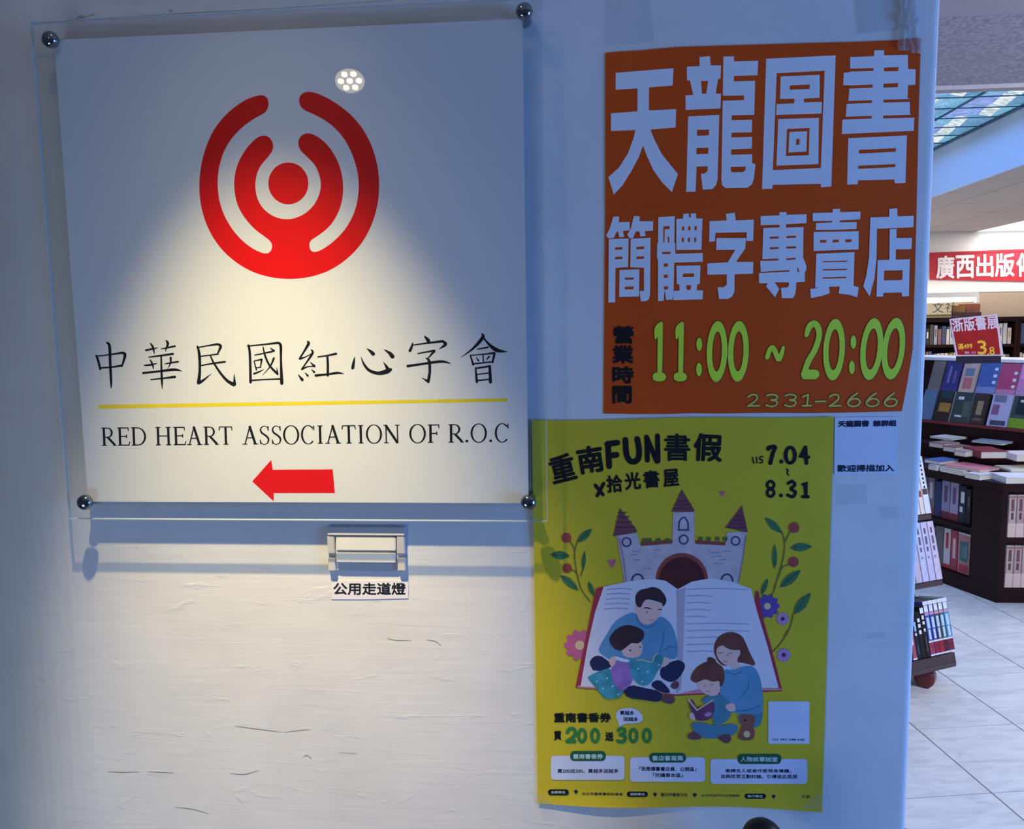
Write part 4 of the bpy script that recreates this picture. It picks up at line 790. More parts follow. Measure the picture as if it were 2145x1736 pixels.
p.poly(chaik(Q3((600,130),(650,105),(730,110),(778,150),(782,195),(740,215),(650,215),(618,245),(612,205),(592,170)), 1), BXM)
for (x0, y0, x1, y1) in ((145, 438, 655, 605), (692, 448, 1212, 618), (1248, 460, 1918, 632)): p.poly(rrect(*Q3((x0, y0))[0], *Q3((x1, y1))[0], 7), BXM)
p.poly(rrect(*Q3((1648, 62))[0], *Q3((1932, 355))[0], 3), BXM)
p.lay = 4
p.text('買越多', Q3((622,125),(720,128),(720,158),(622,155)), NVY, 0.3); p.text('送越多', Q3((645,168),(748,172),(748,202),(645,198)), NVY, 0.3)
for (x0, y0, x1, y1) in ((278, 405, 525, 475), (825, 418, 1080, 485), (1435, 425, 1738, 495)): p.poly(rrect(*Q3((x0, y0))[0], *Q3((x1, y1))[0], 9), BADGE)
for (x0, y0, x1, y1) in ((125, 670, 268, 710), (670, 685, 815, 722), (1485, 700, 1632, 735)): p.poly(rrect(*Q3((x0, y0))[0], *Q3((x1, y1))[0], 5.5), INK)
p.text('買200送300，買越多送越多', Q3((190,528),(612,528),(612,558),(190,558)), NVY, 0.25)
p.text('「我是讀書書店員．公開區」', Q3((755,512),(1150,516),(1150,546),(755,542)), NVY, 0.25); p.text('「完讀單本區」', Q3((850,556),(1058,558),(1058,588),(850,586)), NVY, 0.25)
p.text('邀請名人或者作家現身導讀，', Q3((1350,528),(1805,530),(1805,556),(1350,554)), NVY, 0.25); p.text('並與民眾互動討論，引導彼此思想', Q3((1318,566),(1848,568),(1848,597),(1318,594)), NVY, 0.25)
p.lay = 6
p.text('重南書香券', Q3((298,425),(505,425),(505,460),(298,460)), WT, 0.3); p.text('書店書寫集', Q3((845,436),(1060,436),(1060,472),(845,472)), WT, 0.3); p.text('人物故事說堂', Q3((1455,444),(1712,446),(1712,480),(1455,478)), WT, 0.3)
p.text('主辦單位', Q3((145,681),(245,681),(245,699),(145,699)), WT, 0.15); p.text('協辦單位', Q3((692,694),(795,695),(795,713),(692,712)), WT, 0.15); p.text('執行單位', Q3((1505,708),(1610,709),(1610,727),(1505,726)), WT, 0.15)
p.lay = 4
p.text('台北市重南書街促進會', Q3((360,690),(642,694),(642,712),(360,708)), NVY, 0.1); p.text('臺北市書香文化', Q3((905,694),(1092,696),(1092,720),(905,718)), NVY, 0.1); p.text('台北市政府文化局推動', Q3((1185,704),(1450,706),(1450,722),(1185,720)), NVY, 0.05); p.text('文創', Q3((1878,708),(1935,708),(1935,730),(1878,730)), NVY, 0.1)
for (x, y) in ((318, 688), (1140, 712), (1685, 722), (865, 708)):
    q = Q3((x, y))[0]; p.poly([(q[0]-4, q[1]-3), (q[0]+1, q[1]-5), (q[0]+5, q[1]-1), (q[0]+1, q[1]+1), (q[0]+2, q[1]+5), (q[0]-3, q[1]+1)], NVY)
p.text('立即掃描', Q3((1672,318),(1900,320),(1900,334),(1672,332)), NVY, 0.1)
p.build('voucher_and_notes_print', yp, label='printed voucher offer, note boxes and sponsors')
tape('tape_corner', 'clear tape patch on the lower left corner of the yellow poster', [(1106,1655),(1132,1660),(1168,1692),(1140,1710)], 0.0040, 0.0006, 'clear tape patches on the yellow poster', 3)
tape('tape_corner', 'clear tape patch on the lower right corner of the yellow poster', [(1715,1662),(1742,1668),(1690,1722),(1662,1704)], 0.0050, 0.0006, 'clear tape patches on the yellow poster', 3)

# ================================================================== SMALL NOTICE, SWITCH, LABEL
nt_ = empty('notice', ony(1812, 993, 0), 'small white paper notice with dark blue Chinese lines right of the yellow poster', 'notice')
sheet('sheet', [(1749,874),(1815,873),(1881,873),(1880,935),(1877,992),(1812,993),(1748,994),(1748,930)], 0.0005, 0.0010, mat((222, 228, 242), 0.55, var=0.01, name='notice_paper'), nt_)
F8 = crop(1700, 860, 6.677); p = Print(0.0011); p.lay = 2
p.text('天龍圖書', F8((370,140),(808,132),(805,225),(368,232)), NVY, 0.8); p.text('賴群組', F8((860,135),(1190,128),(1188,218),(858,225)), NVY, 0.8)
p.build('upper_lettering', nt_); p = Print(0.0011); p.lay = 2
p.text('歡迎掃描加入', F8((358,758),(1160,752),(1155,850),(355,858)), NVY, 0.7)
p.build('lower_lettering', nt_)
SWP = mat((206, 202, 196), 0.35, var=0.02, name='switch_plastic'); SWW = mat((232, 228, 218), 0.3, var=0.02, name='rocker_plastic')
S7 = crop(600, 1080, 5.958)
sw = empty('light_switch', ony(770, 1198, 0), 'cream plastic double rocker light switch below the red emblem sign', 'light switch')
def pb(name, x0, y0, x1, y1, d0, d1, m, bev=0.001, tilt=0.0):
    q = S7((x0, y0), (x1, y1)); a = ony(q[0][0], q[0][1], -d1); c = ony(q[1][0], q[1][1], -d1)
    b = MB(); b.hexa([(a.x, -d1, c.z), (c.x, -d1, c.z), (c.x, -d0, c.z), (a.x, -d0, c.z), (a.x, -d1+tilt, a.z), (c.x, -d1+tilt, a.z), (c.x, -d0, a.z), (a.x, -d0, a.z)], m)
    return b.build(name, sw, bevel=bev)
pb('back_plate', 512, 150, 1482, 695, 0.0, 0.0035, SWP)
pb('top_bar', 505, 140, 1475, 252, 0.0, 0.0085, SWP, 0.0010, 0.003)
for x0, x1 in ((505, 605), (1372, 1478)):
    pb('side_bar', x0, 255, x1, 478, 0.0, 0.0075, SWP); pb('side_bar', x0+12, 528, x1+8, 690, 0.0, 0.008, SWP)
pb('rocker', 612, 268, 1362, 440, 0.0035, 0.0085, SWW, 0.0010, 0.0012); pb('rocker', 618, 462, 1362, 590, 0.0035, 0.0092, SWW, 0.0010, -0.0004)
lb = empty('label_strip', ony(776, 1255, 0), 'white paper strip with five black characters under the light switch', 'label')
sheet('sheet', [(694,1215),(775,1215.5),(856,1215),(855,1253),(775,1255),(695,1255)], 0.0003, 0.0008, mat((236, 232, 232), 0.5, var=0.01, name='label_paper'), lb)
p = Print(0.0009); p.lay = 2; p.text('公用走道燈', (698, 1220, 850, 1246), INK, 0.75); p.build('lettering', lb, label='black characters')

# ================================================================== CRACKS AND A THIN LINE ON THE PLASTER (parts of the wall)
CRK = mat((186, 178, 168), 0.8, name='crack_shade'); FLK = mat((226, 222, 212), 0.7, name='raised_paint_flake')
W4 = crop(0, 1250, 1.8816)
for st in ([(425,690),(480,692),(548,690)], [(582,690),(640,692),(685,695)], [(905,697),(965,700),(1022,684)], [(925,510),(1000,520),(1115,535)], [(1120,535),(1180,527),(1222,524)], [(1525,165),(1560,172),(1620,173)], [(1680,170),(1720,178),(1738,195)], [(690,830),(760,838),(822,856)], [(1335,614),(1405,618)], [(120,352),(170,352)], [(1195,632),(1212,626),(1228,640)]):
    p = Print(0.00005); p.stroke([(x, y, 2.0 if 0 < i < len(st)-1 else 0.8) for i, (x, y) in enumerate(W4(*st))], CRK, sm=len(st) > 2, caps=False)
    v = [(q+Vector((0, 0, 0))) for q in p.v]; p.build('crack_and_line', wall)
    p = Print(0.0004); p.stroke([(x, y-2.2, 2.4 if 0 < i < len(st)-1 else 0.6) for i, (x, y) in enumerate(W4(*st))], FLK, sm=len(st) > 2, caps=False); p.build('paint_ridge', wall)
p = Print(0.0001); p.stroke([(68, 51, 1.6), (170, 42, 1.8), (400, 27, 2.2), (560, 19, 1.4), (720, 8, 1.2), (860, -3, 1.0)], CRK, caps=False); p.stroke([(160, 42, 5), (170, 36, 9), (176, 38, 4)], CRK, sm=True); p.stroke([(176, 36, 2), (196, 30, 5)], CRK); p.disc(358, 23, 4.5, CRK, ry=2.5); p.build('crack_and_line', wall)  # thin darker line with smudges along the top of the sign
# black rounded grip at the bottom edge of the photo, standing in front of the wall
g = onp(1592, 1722, (0, -0.10, 0), Vector((0, 1, 0))); GRIP = mat((14, 14, 20), 0.35, var=0.1, name='black_plastic')
hk = empty('handle', (g.x-0.012, -0.10, 0), 'black rounded handle top poking up at the bottom edge below the yellow poster', 'handle')
b = MB(); b.lathe((g.x-0.004, -0.10, g.z), (0.30, 0, -1), [(0, 0.002), (0.001, 0.010), (0.005, 0.0185), (0.012, 0.0245), (0.022, 0.029), (0.05, 0.030), (0.10, 0.022), (0.13, 0.015)], GRIP, 28); b.build('grip', hk, smooth=True)
b = MB(); b.lathe((g.x+0.030, -0.10, g.z-0.12), (0, 0, -1), [(0, 0.012), (g.z-0.12, 0.012)], GRIP, 16); b.build('shaft', hk, smooth=True)

# ================================================================== SHOP BEHIND THE WALL
def C(h): return lin(h)
def bmat(c): return mat(c, 0.45, var=0.10, scale=45, name='book_cover')
def book(o, t, up, inn, T, H, W, cover, label, group, deco=(), cat='book', base=None):
    """o: lower front corner; t: thickness axis; up: height axis; inn: into-the-shelf axis. spine faces -inn"""
    o = Vector(o); t = Vector(t); up = Vector(up); inn = Vector(inn); cm = bmat(cover)
    e = empty('book', o+t*(T/2), label, cat, group); k = min(0.0025, T*0.15)
    b = MB(); b.fbox(o, t*T, up*H, inn*k*1.4, cm); b.fbox(o, t*k, up*H, inn*W, cm); b.fbox(o+t*(T-k), t*k, up*H, inn*W, cm); b.build('cover', e)
    b = MB(); b.fbox(o+t*(k*1.02)+up*0.003+inn*k*1.45, t*(T-2.04*k), up*(H-0.006), inn*(W-0.006), PAGES); b.build('pages', e)
    if deco:
        b = MB()
        for (a0, a1, h0, h1, c) in deco:
            b.fbox(o+t*(T*a0)+up*(H*h0)-inn*0.0004, t*(T*(a1-a0)), up*(H*(h1-h0)), inn*0.0004, mat(c, 0.5, name='spine_print'))
        b.build('spine_print', e)
    return e
ORD = ['first', 'second', 'third', 'fourth', 'fifth', 'sixth', 'seventh', 'eighth', 'ninth', 'tenth', 'eleventh', 'twelfth', 'thirteenth', 'fourteenth', 'fifteenth', 'sixteenth']
Z = Vector((0, 0, 1))
# ---------------------------------------------------------------- rolling book rack
pr = onz(2003, 1395, 0.09); pl = onz(1905, 1418, 0.09); t1 = (pr-pl).normalized(); n1 = Vector((-t1.y, t1.x, 0))   # n1 points away from the camera
WOODT = mat((78, 62, 66), 0.4, var=0.2, scale=14, stretch=(1, 1, 8), name='grey_brown_board')
rack = empty('book_trolley', (pr.x, pr.y, 0), 'dark wooden slanted book rack on casters at the edge of the white wall', 'book rack')
LW = 0.62
lean = R(14.5); upv = (Z*math.cos(lean)+n1*math.sin(lean)).normalized(); inv = (n1*math.cos(lean)-Z*math.sin(lean)).normalized()
def shelfpt(z, back): return pr+n1*back+Z*(z-0.09)
levels = [(0.155, 0.0), (0.445, 0.075), (0.715, 0.145), (0.985, 0.215)]
b = MB(); b.fbox(pr-t1*LW, t1*LW, n1*0.36, Z*0.020, WOODT); b.fbox(pr-t1*LW+Z*0.012, t1*LW, inv*0.165, upv*0.046, WOODT); b.build('base_board', rack)
for z, bk in levels[1:]:
    b = MB(); o = shelfpt(z-0.024, bk)-t1*LW; b.fbox(o, t1*(LW-0.006), inv*0.155, upv*0.022, WOODT); b.build('shelf', rack, bevel=0.0015)
b = MB(); o = shelfpt(0.15, 0.0)+inv*0.158-t1*LW-upv*0.03
b.fbox(o, t1*(LW-0.01), upv*1.14, inv*0.018, WOODT); b.build('back_panel', rack)
def caster(c):
    RB = mat((112, 44, 48), 0.4, var=0.15, name='red_brown_wheel'); GM = mat((160, 164, 166), 0.3, 0.8, name='caster_steel')
    ax = (t1*0.45-n1*0.9).normalized(); sd = Vector((-ax.y, ax.x, 0))
    e = bpy.data.objects.new('caster', None); e.location = c-Vector((pr.x, pr.y, 0)); put(e, rack)
    b = MB(); b.lathe(c+Z*0.041-sd*0.020, sd, [(0, 0.026), (0.003, 0.038), (0.008, 0.041), (0.026, 0.041), (0.030, 0.038), (0.032, 0.026)], RB, 28); b.build('wheel', e)
    b = MB(); b.lathe(c+Z*0.044+sd*0.0135, sd, [(0, 0.036), (0.002, 0.040), (0.016, 0.040), (0.020, 0.034)], GM, 28)
    b.fbox(c+Z*0.05+sd*0.014-ax*0.016, ax*0.034, sd*0.014, Z*0.038, GM)
    b.lathe(c+Z*0.082, Z, [(0, 0.026), (0.007, 0.026)], GM, 18); b.build('fork', e)
wc = onz(1952, 1446, 0.0)
back = (wc-pr).dot(t1)
for (a, bk) in ((back, 0.05), (-LW+0.06, 0.05), (back, 0.29), (-LW+0.06, 0.29)):
    c = pr+t1*a+n1*bk; caster(Vector((c.x, c.y, 0)))
def spines(lv, items, labelf, group, H, Wd=0.14, startoff=0.004):
    z, bk = levels[lv]; o = shelfpt(z+0.001, bk+0.004)-t1*startoff
    for i, (T, cover, deco, h) in enumerate(items):
        o = o-t1*T; book(o, t1*0.985, upv, inv, T*0.97, h, Wd, cover, labelf(i), group, deco)
wt = (232, 230, 234); pk = (206, 150, 176)
def series(c2, c3): return ((0, 1, .93, 1, wt), (.12, .88, .80, .92, wt), (.05, .95, .74, .79, pk), (.25, .8, .50, .70, (190, 214, 240)), (.3, .7, .30, .48, (214, 224, 240)), (0, 1, .245, .275, wt), (.05, .95, .04, .24, c3), (.25, .75, .12, .2, (230, 180, 190)), (0, 1, 0, .03, wt))
it = [(0.029, (86, 160, 206), series(0, (132, 30, 56)), .222), (0.027, (70, 116, 120), series(0, (96, 20, 44)), .222), (0.027, (72, 84, 92), series(0, (172, 28, 50)), .222), (0.027, (62, 72, 160), series(0, (150, 34, 60)), .222), (0.028, (66, 84, 176), series(0, (166, 60, 84)), .222)]
spines(0, it, lambda i: 'blue and red series book on the bottom rack shelf, %s from the right' % ORD[i], 'series books on the bottom shelf of the rack', .222)
z0 = 0.004+sum(a[0] for a in it)
blk = (26, 28, 32)
it2 = [(0.024, blk, ((.1, .9, .86, .97, wt), (.3, .8, .74, .82, wt), (.3, .8, .64, .70, wt), (.35, .75, .50, .56, wt), (.3, .7, .1, .4, (70, 66, 62))), .205), (0.026, (24, 26, 30), ((.25, .8, .78, .86, wt), (.25, .8, .66, .74, wt), (.25, .8, .52, .6, wt), (.3, .75, .46, .5, (60, 40, 48))), .185), (0.024, (20, 30, 52), ((.3, .75, .60, .80, (150, 190, 230)), (.3, .7, .5, .56, wt), (.35, .65, .1, .3, (60, 84, 96))), .185), (0.024, (170, 90, 104), ((0, 1, .0, .04, wt), (.3, .6, .4, .7, wt)), .10+.05), (0.03, (60, 70, 80), (), .19)]
spines(0, it2, lambda i: ['black book with white dot atop its spine, left of the blue series', 'black book with white characters, two left of the blue series', 'dark navy book with pale blue spine print beside the black books', 'short rose coloured book at the wall edge of the rack bottom shelf', 'grey blue book hidden behind the wall edge on the rack bottom shelf'][i], None, .2, startoff=z0)
def lav(k): return ((.35, .6, .80, .90, (90, 80, 110)), (.35, .65, .62, .76, (96, 86, 120)), (.35, .62, .50, .58, (96, 86, 120)), (.3, .6, .38, .42, (150, 130, 170)))
it = [(0.038, c, lav(0), .245) for c in ((206, 194, 214), (198, 192, 222), (196, 198, 226), (198, 184, 204), (212, 190, 206), (200, 190, 214))]
spines(1, it, lambda i: 'pale lavender book on the second lowest rack shelf, %s from the right' % ORD[i], 'lavender books on the rack', .245)
dots = tuple((.40, .66, .44+.075*k, .48+.075*k, (40, 40, 56)) for k in range(7))+((.1, .9, .33, .43, (84, 66, 70)),)
it = [(0.036, (222, 224, 236), dots, .245), (0.026, (232, 214, 206), ((.2, .8, .30, .42, (150, 70, 60)), (.4, .6, .5, .9, (190, 160, 160))), .24), (0.034, (216, 222, 240), dots, .245), (0.04, (214, 216, 226), dots, .24)]
spines(2, it, lambda i: ['white book with dark marks down its spine, right end of the middle rack shelf', 'cream and pink book with a brown block beside the white marked book', 'bluish white book with dark marks, third on the middle rack shelf', 'greyish white book next to the wall edge on the middle rack shelf'][i], None, .24)
it = [(0.030, (206, 132, 160), ((.2, .8, .5, .9, (222, 160, 186)), (.3, .7, .3, .5, (92, 92, 140)), (0, 1, 0, .05, wt)), .235), (0.035, (150, 150, 196), ((.3, .7, .2, .8, wt),), .23), (0.04, (190, 190, 200), (), .24)]
spines(3, it, lambda i: ['pink and violet book at the right end of the top rack shelf', 'blue violet book beside the pink book on the top rack shelf', 'grey book next to the wall edge on the top rack shelf'][i], None, .23)

# ---------------------------------------------------------------- display island
C0 = onz(2087, 1264, 0); C0.z = 0
Ld = Vector((-0.385, 0.923, 0)).normalized(); Fd = Vector((1, 0.02, 0)).normalized(); Ln = Vector((-Ld.y, Ld.x, 0)); 
if Ln.x > 0: Ln = -Ln            # outward normal of the long left face
isl = empty('display_island', C0, 'dark wooden tiered book display island with book shelves in its sides', 'display table')
LL, FL = 2.3, 1.7
P0 = C0; PF = C0+Fd*FL; PL = C0+Ld*LL; PB = PF+Ld*LL
def slab(z0, z1, inset=0.0, m=DARKWOOD, name='panel'):
    q = [P0, PF, PB, PL]; c = sum(q, Vector())/4; q = [p_+(c-p_).normalized()*inset for p_ in q]
    b = MB(); b.prism([(p_.x, p_.y, z0) for p_ in q], (0, 0, z1-z0), m); return b.build(name, isl, bevel=0.002)
slab(0.0, 0.085, 0.012, name='plinth'); slab(0.615, 0.66, -0.006, name='lower_top')
q = [P0, PF, PB, PL]; cc = sum(q, Vector())/4; core = [P0+Fd*0.30+Ld*0.22, PF-Fd*0.02+Ld*0.22, PB-Fd*0.02, PL+Fd*0.30]
b = MB(); b.prism([(p_.x, p_.y, 0.085) for p_ in core], (0, 0, 0.53), DARKWOOD); b.build('inner_back', isl)
# corner upright: wide panel on the left face, narrow on the front
S0 = (onp(2034, 1100, P0, Ln)-P0).dot(Ld)
def upright(pts, name='upright'):
    b = MB(); b.prism([(p_.x, p_.y, 0.085) for p_ in pts], (0, 0, 0.53), DARKWOOD); b.build(name, isl, bevel=0.0015)
upright([P0, P0+Fd*0.034, P0+Fd*0.034+Ld*0.22, P0+Fd*0.30+Ld*0.22, P0+Fd*0.30+Ld*max(S0, 0.225), P0+Ld*S0], 'corner_panel')
upright([PF-Fd*0.03, PF, PF+Ld*0.22, PF-Fd*0.03+Ld*0.22]); 
for s_ in (1.02, 1.72, LL-0.03):
    upright([P0+Ld*s_, P0+Ld*(s_+0.03), P0+Ld*(s_+0.03)+Fd*0.30, P0+Ld*s_+Fd*0.30])
b = MB(); b.prism([tuple(p_+Z*0.335) for p_ in (P0+Fd*0.034+Ld*0.004, PF-Fd*0.03+Ld*0.004, PF-Fd*0.03+Ld*0.22, P0+Fd*0.034+Ld*0.22)], (0, 0, 0.028), DARKWOOD); b.build('front_shelf', isl)
b = MB(); b.prism([tuple(p_+Z*0.350) for p_ in (P0+Ld*S0+Fd*0.004, P0+Fd*0.30+Ld*max(S0, 0.225), P0+Fd*0.30+Ld*LL, P0+Ld*LL+Fd*0.004)], (0, 0, 0.024), DARKWOOD); b.build('side_shelf', isl)
# front face: beige spines, two rows
bp_ = lambda: ((.3, .7, .62, .90, (112, 78, 78)), (.1, .9, .93, .97, (150, 110, 110)), (.35, .65, .42, .58, (90, 60, 66)), (.0, 1, .0, .33, (226, 196, 186)))
for row, z in enumerate((0.366, 0.088)):
    x = 0.045
    for i in range(9):
        T = 0.042; book(P0+Fd*x+Ld*0.008+Z*z, Fd, Z, Ld, T*0.95, 0.232, 0.15, [(196, 170, 164), (188, 158, 152)][i % 2], 'beige %s-row book on the front end of the island, %s from its corner' % (['upper', 'lower'][row], ORD[i]), 'beige books in the end of the display island', bp_()); x += T
# left face books
def side_row(z, items, s0, rowname):
    s_ = s0
    for i, (T, c, h, deco, lab) in enumerate(items):
        book(P0+Ld*s_+Fd*0.035+Z*z, Ld, Z, -Ln, T*0.96, h, 0.15, c, lab, None, deco); s_ += T
g1 = lambda a, b_=(200, 60, 60): ((.3, .7, .45, .88, a), (0, 1, 0, .2, b_))
UP = [(0.035, (40, 36, 44), .205, ((.3, .6, .5, .8, (120, 110, 100)),), 'black book nearest the corner panel, upper side shelf of the island'), (0.05, (34, 44, 64), .215, ((.2, .7, .55, .85, wt), (.4, .8, .3, .45, wt)), 'dark navy book with white print, upper side shelf of the island'), (0.06, (176, 160, 186), .225, g1((110, 90, 120), (130, 50, 60)), 'lilac grey book with a dark red foot on the upper side shelf'), (0.06, (150, 146, 176), .225, g1((90, 84, 110), (120, 46, 58)), 'violet grey book behind the lilac one on the upper side shelf'), (0.05, (40, 60, 104), .21, (), 'deep blue book on the upper side shelf of the island'), (0.055, (120, 116, 122), .225, g1((200, 196, 200), (140, 70, 70)), 'grey book with a red foot, nearer the trolley on the upper side shelf'), (0.055, (108, 112, 116), .225, g1((214, 210, 206), (60, 60, 64)), 'dark grey book with pale spine print near the trolley'), (0.055, (138, 140, 138), .22, g1((60, 60, 64), (100, 96, 92)), 'mid grey book at the far end of the upper side shelf'), (0.055, (96, 100, 92), .22, (), 'olive grey book behind the trolley on the upper side shelf')]
side_row(0.376, UP, S0+0.05, 'upper')
LO = [(0.085, (206, 140, 140), .235, ((.15, .85, .30, .80, (70, 130, 128)), (.25, .7, .4, .7, (150, 190, 186)), (.1, .9, .03, .22, (196, 70, 84)), (0, 1, .96, 1, wt)), 'pink and red boxed book with a teal panel on the lower side shelf'), (0.05, (180, 70, 84), .235, ((.3, .7, .3, .8, (230, 190, 190)),), 'crimson book beside the teal-panelled one on the lower side shelf'), (0.05, (214, 208, 206), .235, ((.3, .7, .5, .9, (190, 60, 60)), (0, 1, 0, .1, (190, 60, 60))), 'white book with a red foot on the lower side shelf'), (0.06, (110, 108, 104), .235, (), 'grey book at the far end of the lower side shelf'), (0.06, (150, 146, 136), .22, (), 'stone grey book behind the trolley on the lower side shelf')]
side_row(0.089, LO, S0+0.04, 'lower')
# second tier
T2 = onz(2055, 974, 0.66); T2.z = 0.66; L2 = Vector((-0.47, 0.883, 0)).normalized()
def tier(p0, z0, z1, ld, name, L=1.9, F=1.2):
    q = [p0, p0+Fd*F, p0+Fd*F+ld*L*0.9, p0+ld*L]
    b = MB(); b.prism([(p_.x, p_.y, z0) for p_ in q], (0, 0, z1-z0), DARKWOOD); return b.build(name, isl, bevel=0.002)
tier(T2, 0.66, 0.745, L2, 'second_tier', 1.7, 1.0)
E1 = onz(2160, 907, 0.85); E2 = onz(1938, 884, 0.85); L3 = (E2-E1).normalized(); N3 = Vector((L3.y, -L3.x, 0))
if N3.x < 0: N3 = -N3                        # into the rack, away from camera
E1 = Vector((E1.x, E1.y, 0))
LR = 1.35
b = MB(); b.prism([tuple(E1-N3*0.0+Z*0.745), tuple(E1+L3*LR+Z*0.745), tuple(E1+L3*LR+N3*0.6+Z*0.745), tuple(E1+N3*0.6+Z*0.745)], (0, 0, 0.105), DARKWOOD); b.build('third_tier', isl, bevel=0.002)
b = MB(); b.fbox(E1+Z*0.85-N3*0.012, L3*LR, N3*0.012, Z*0.018, mat((120, 44, 48), 0.4, name='ledge_lip')); b.build('ledge_lip', isl)
ln3 = R(20); up3 = Z*math.cos(ln3)+N3*math.sin(ln3); in3 = N3*math.cos(ln3)-Z*math.sin(ln3)
def covbook(s_, w_, z, bk, h, cover, edge, deco, label, T=0.022):
    """face-out book: width along the ledge, cover towards the viewer"""
    o = E1+L3*s_+N3*bk+Z*z; e = empty('book', o+L3*(w_/2), label, 'book'); cm = bmat(cover)
    b = MB(); b.fbox(o, L3*w_, up3*h, in3*0.002, cm); b.fbox(o+in3*(T-0.002), L3*w_, up3*h, in3*0.002, cm); b.fbox(o, L3*0.0025, up3*h, in3*T, bmat(edge)); b.build('cover', e)
    b = MB(); b.fbox(o+L3*0.004+up3*0.003+in3*0.0021, L3*(w_-0.006), up3*(h-0.006), in3*(T-0.0042), PAGES); b.build('pages', e)
    if deco:
        for k, (a0, a1, h0, h1, c) in enumerate(deco):     # a measured left to right as seen
            b = MB(); b.fbox(o+L3*(w_*(1-a1))+up3*(h*h0)-in3*(0.0004+0.0002*k), L3*(w_*(a1-a0)), up3*(h*(h1-h0)), in3*0.0004, mat(c, 0.5, var=0.25, scale=90, name='cover_print')); b.build('cover_print', e)
def s_at(px, py, z=0.9):  # distance along the ledge of a pixel column
    q = onp(px, py, E1+Z*z, N3); return (q-E1).dot(L3)
lowspec = [(2107, 2141+9, (62, 74, 70), (40, 44, 40), ((0, 1, 0, .30, (120, 156, 30)), (.2, .75, .42, .98, (28, 34, 40)), (.35, .6, .80, .88, (200, 200, 200))), 'black and lime green face-out book at the right end of the lower row'),
 (2062, 2106, (186, 176, 204), (210, 224, 220), ((.1, .45, .35, .68, (140, 96, 124)), (.15, .9, .03, .18, (70, 70, 90)), (.1, .7, .75, .98, (120, 118, 140))), 'pale lilac face-out book with dark figures in the lower row'),
 (2025, 2057, (60, 44, 40), (52, 52, 54), ((.3, .7, .3, .75, (150, 130, 96)), (.2, .8, .1, .2, (104, 84, 66))), 'dark brown face-out book with an oval picture in the lower row'),
 (1985, 2024, (58, 66, 62), (160, 170, 166), ((.2, .5, .75, .85, (206, 214, 210)), (.2, .6, .18, .24, (214, 214, 210)), (.55, .95, .2, .7, (84, 92, 80))), 'dark green face-out book with white title in the lower row'),
 (1950, 1984, (50, 34, 30), (206, 210, 206), ((.2, .9, .30, .60, (160, 116, 50)), (.2, .9, .75, .98, (30, 60, 58))), 'near black face-out book with golden picture in the lower row'),
 (1920, 1948, (96, 116, 140), (90, 100, 120), (), 'grey blue face-out book at the wall end of the lower row')]
for x0, x1, c, e_, d, lab in lowspec:
    a = s_at(x1, 890); z_ = s_at(x0, 890); covbook(a, (z_-a)*0.97, 0.869, 0.010, 0.205, c, e_, d, lab)
def z_at(px, py, bk): return onp(px, py, E1+N3*bk, N3).z
zt = z_at(2050, 762, 0.16)
upspec = [(2106, 2150, (206, 130, 176), (226, 220, 226), ((.1, .9, .55, .9, (216, 150, 190)), (0, 1, 0, .25, (190, 140, 176))), 'pink face-out book at the right end of the upper row'),
 (2064, 2105, (180, 70, 104), (200, 160, 176), ((.75, .92, .25, .34, (224, 214, 224)), (.75, .92, .45, .54, (224, 214, 224)), (.75, .92, .66, .75, (224, 214, 224)), (0, 1, 0, .2, (196, 130, 156))), 'crimson face-out book with three pale squares in the upper row'),
 (2022, 2063, (74, 96, 156), (190, 200, 214), ((.75, .92, .35, .44, (206, 226, 240)), (.75, .92, .55, .64, (206, 226, 240)), (.75, .92, .76, .85, (206, 226, 240)), (0, 1, 0, .25, (130, 136, 180))), 'blue face-out book with three pale squares in the upper row'),
 (1986, 2018, (206, 166, 150), (214, 206, 190), ((.2, .8, .55, .8, (116, 130, 140)), (.2, .8, .15, .5, (196, 110, 110))), 'peach face-out book with a red and grey figure in the upper row'),
 (1950, 1983, (58, 54, 112), (70, 66, 110), ((.25, .4, .3, .85, (130, 120, 160)), (.6, .8, .3, .7, (110, 84, 130))), 'indigo face-out book in the upper row'),
 (1922, 1948, (130, 112, 98), (120, 104, 90), (), 'brown face-out book at the wall end of the upper row')]
for x0, x1, c, e_, d, lab in upspec:
    a = s_at(x1, 800); z_ = s_at(x0, 800); covbook(a, (z_-a)*0.98, zt-0.205*math.cos(ln3), 0.105, 0.215, c, e_, d, lab)
b = MB(); b.fbox(E1+N3*0.10+Z*(zt-0.235), L3*LR, N3*0.03, Z*0.03, DARKWOOD); b.build('upper_ledge', isl)
b = MB(); b.fbox(E1+N3*0.060+Z*0.85, L3*LR, up3*0.10, in3*0.012, DARKWOOD); b.fbox(E1+N3*0.185+Z*(zt-0.25), L3*LR, up3*0.20, in3*0.012, DARKWOOD); b.build('sloping_board', isl)
zb = z_at(2000, 754, 0.22)
b = MB(); b.fbox(E1+N3*0.20+Z*(zb-0.004), L3*LR, N3*0.30, Z*0.020, mat((236, 232, 228), 0.4, name='white_board')); b.build('top_board', isl, bevel=0.001)
b = MB(); b.fbox(E1+N3*0.26+Z*0.85, L3*LR, N3*0.22, Z*(zb-0.86), DARKWOOD); b.build('rack_core', isl)
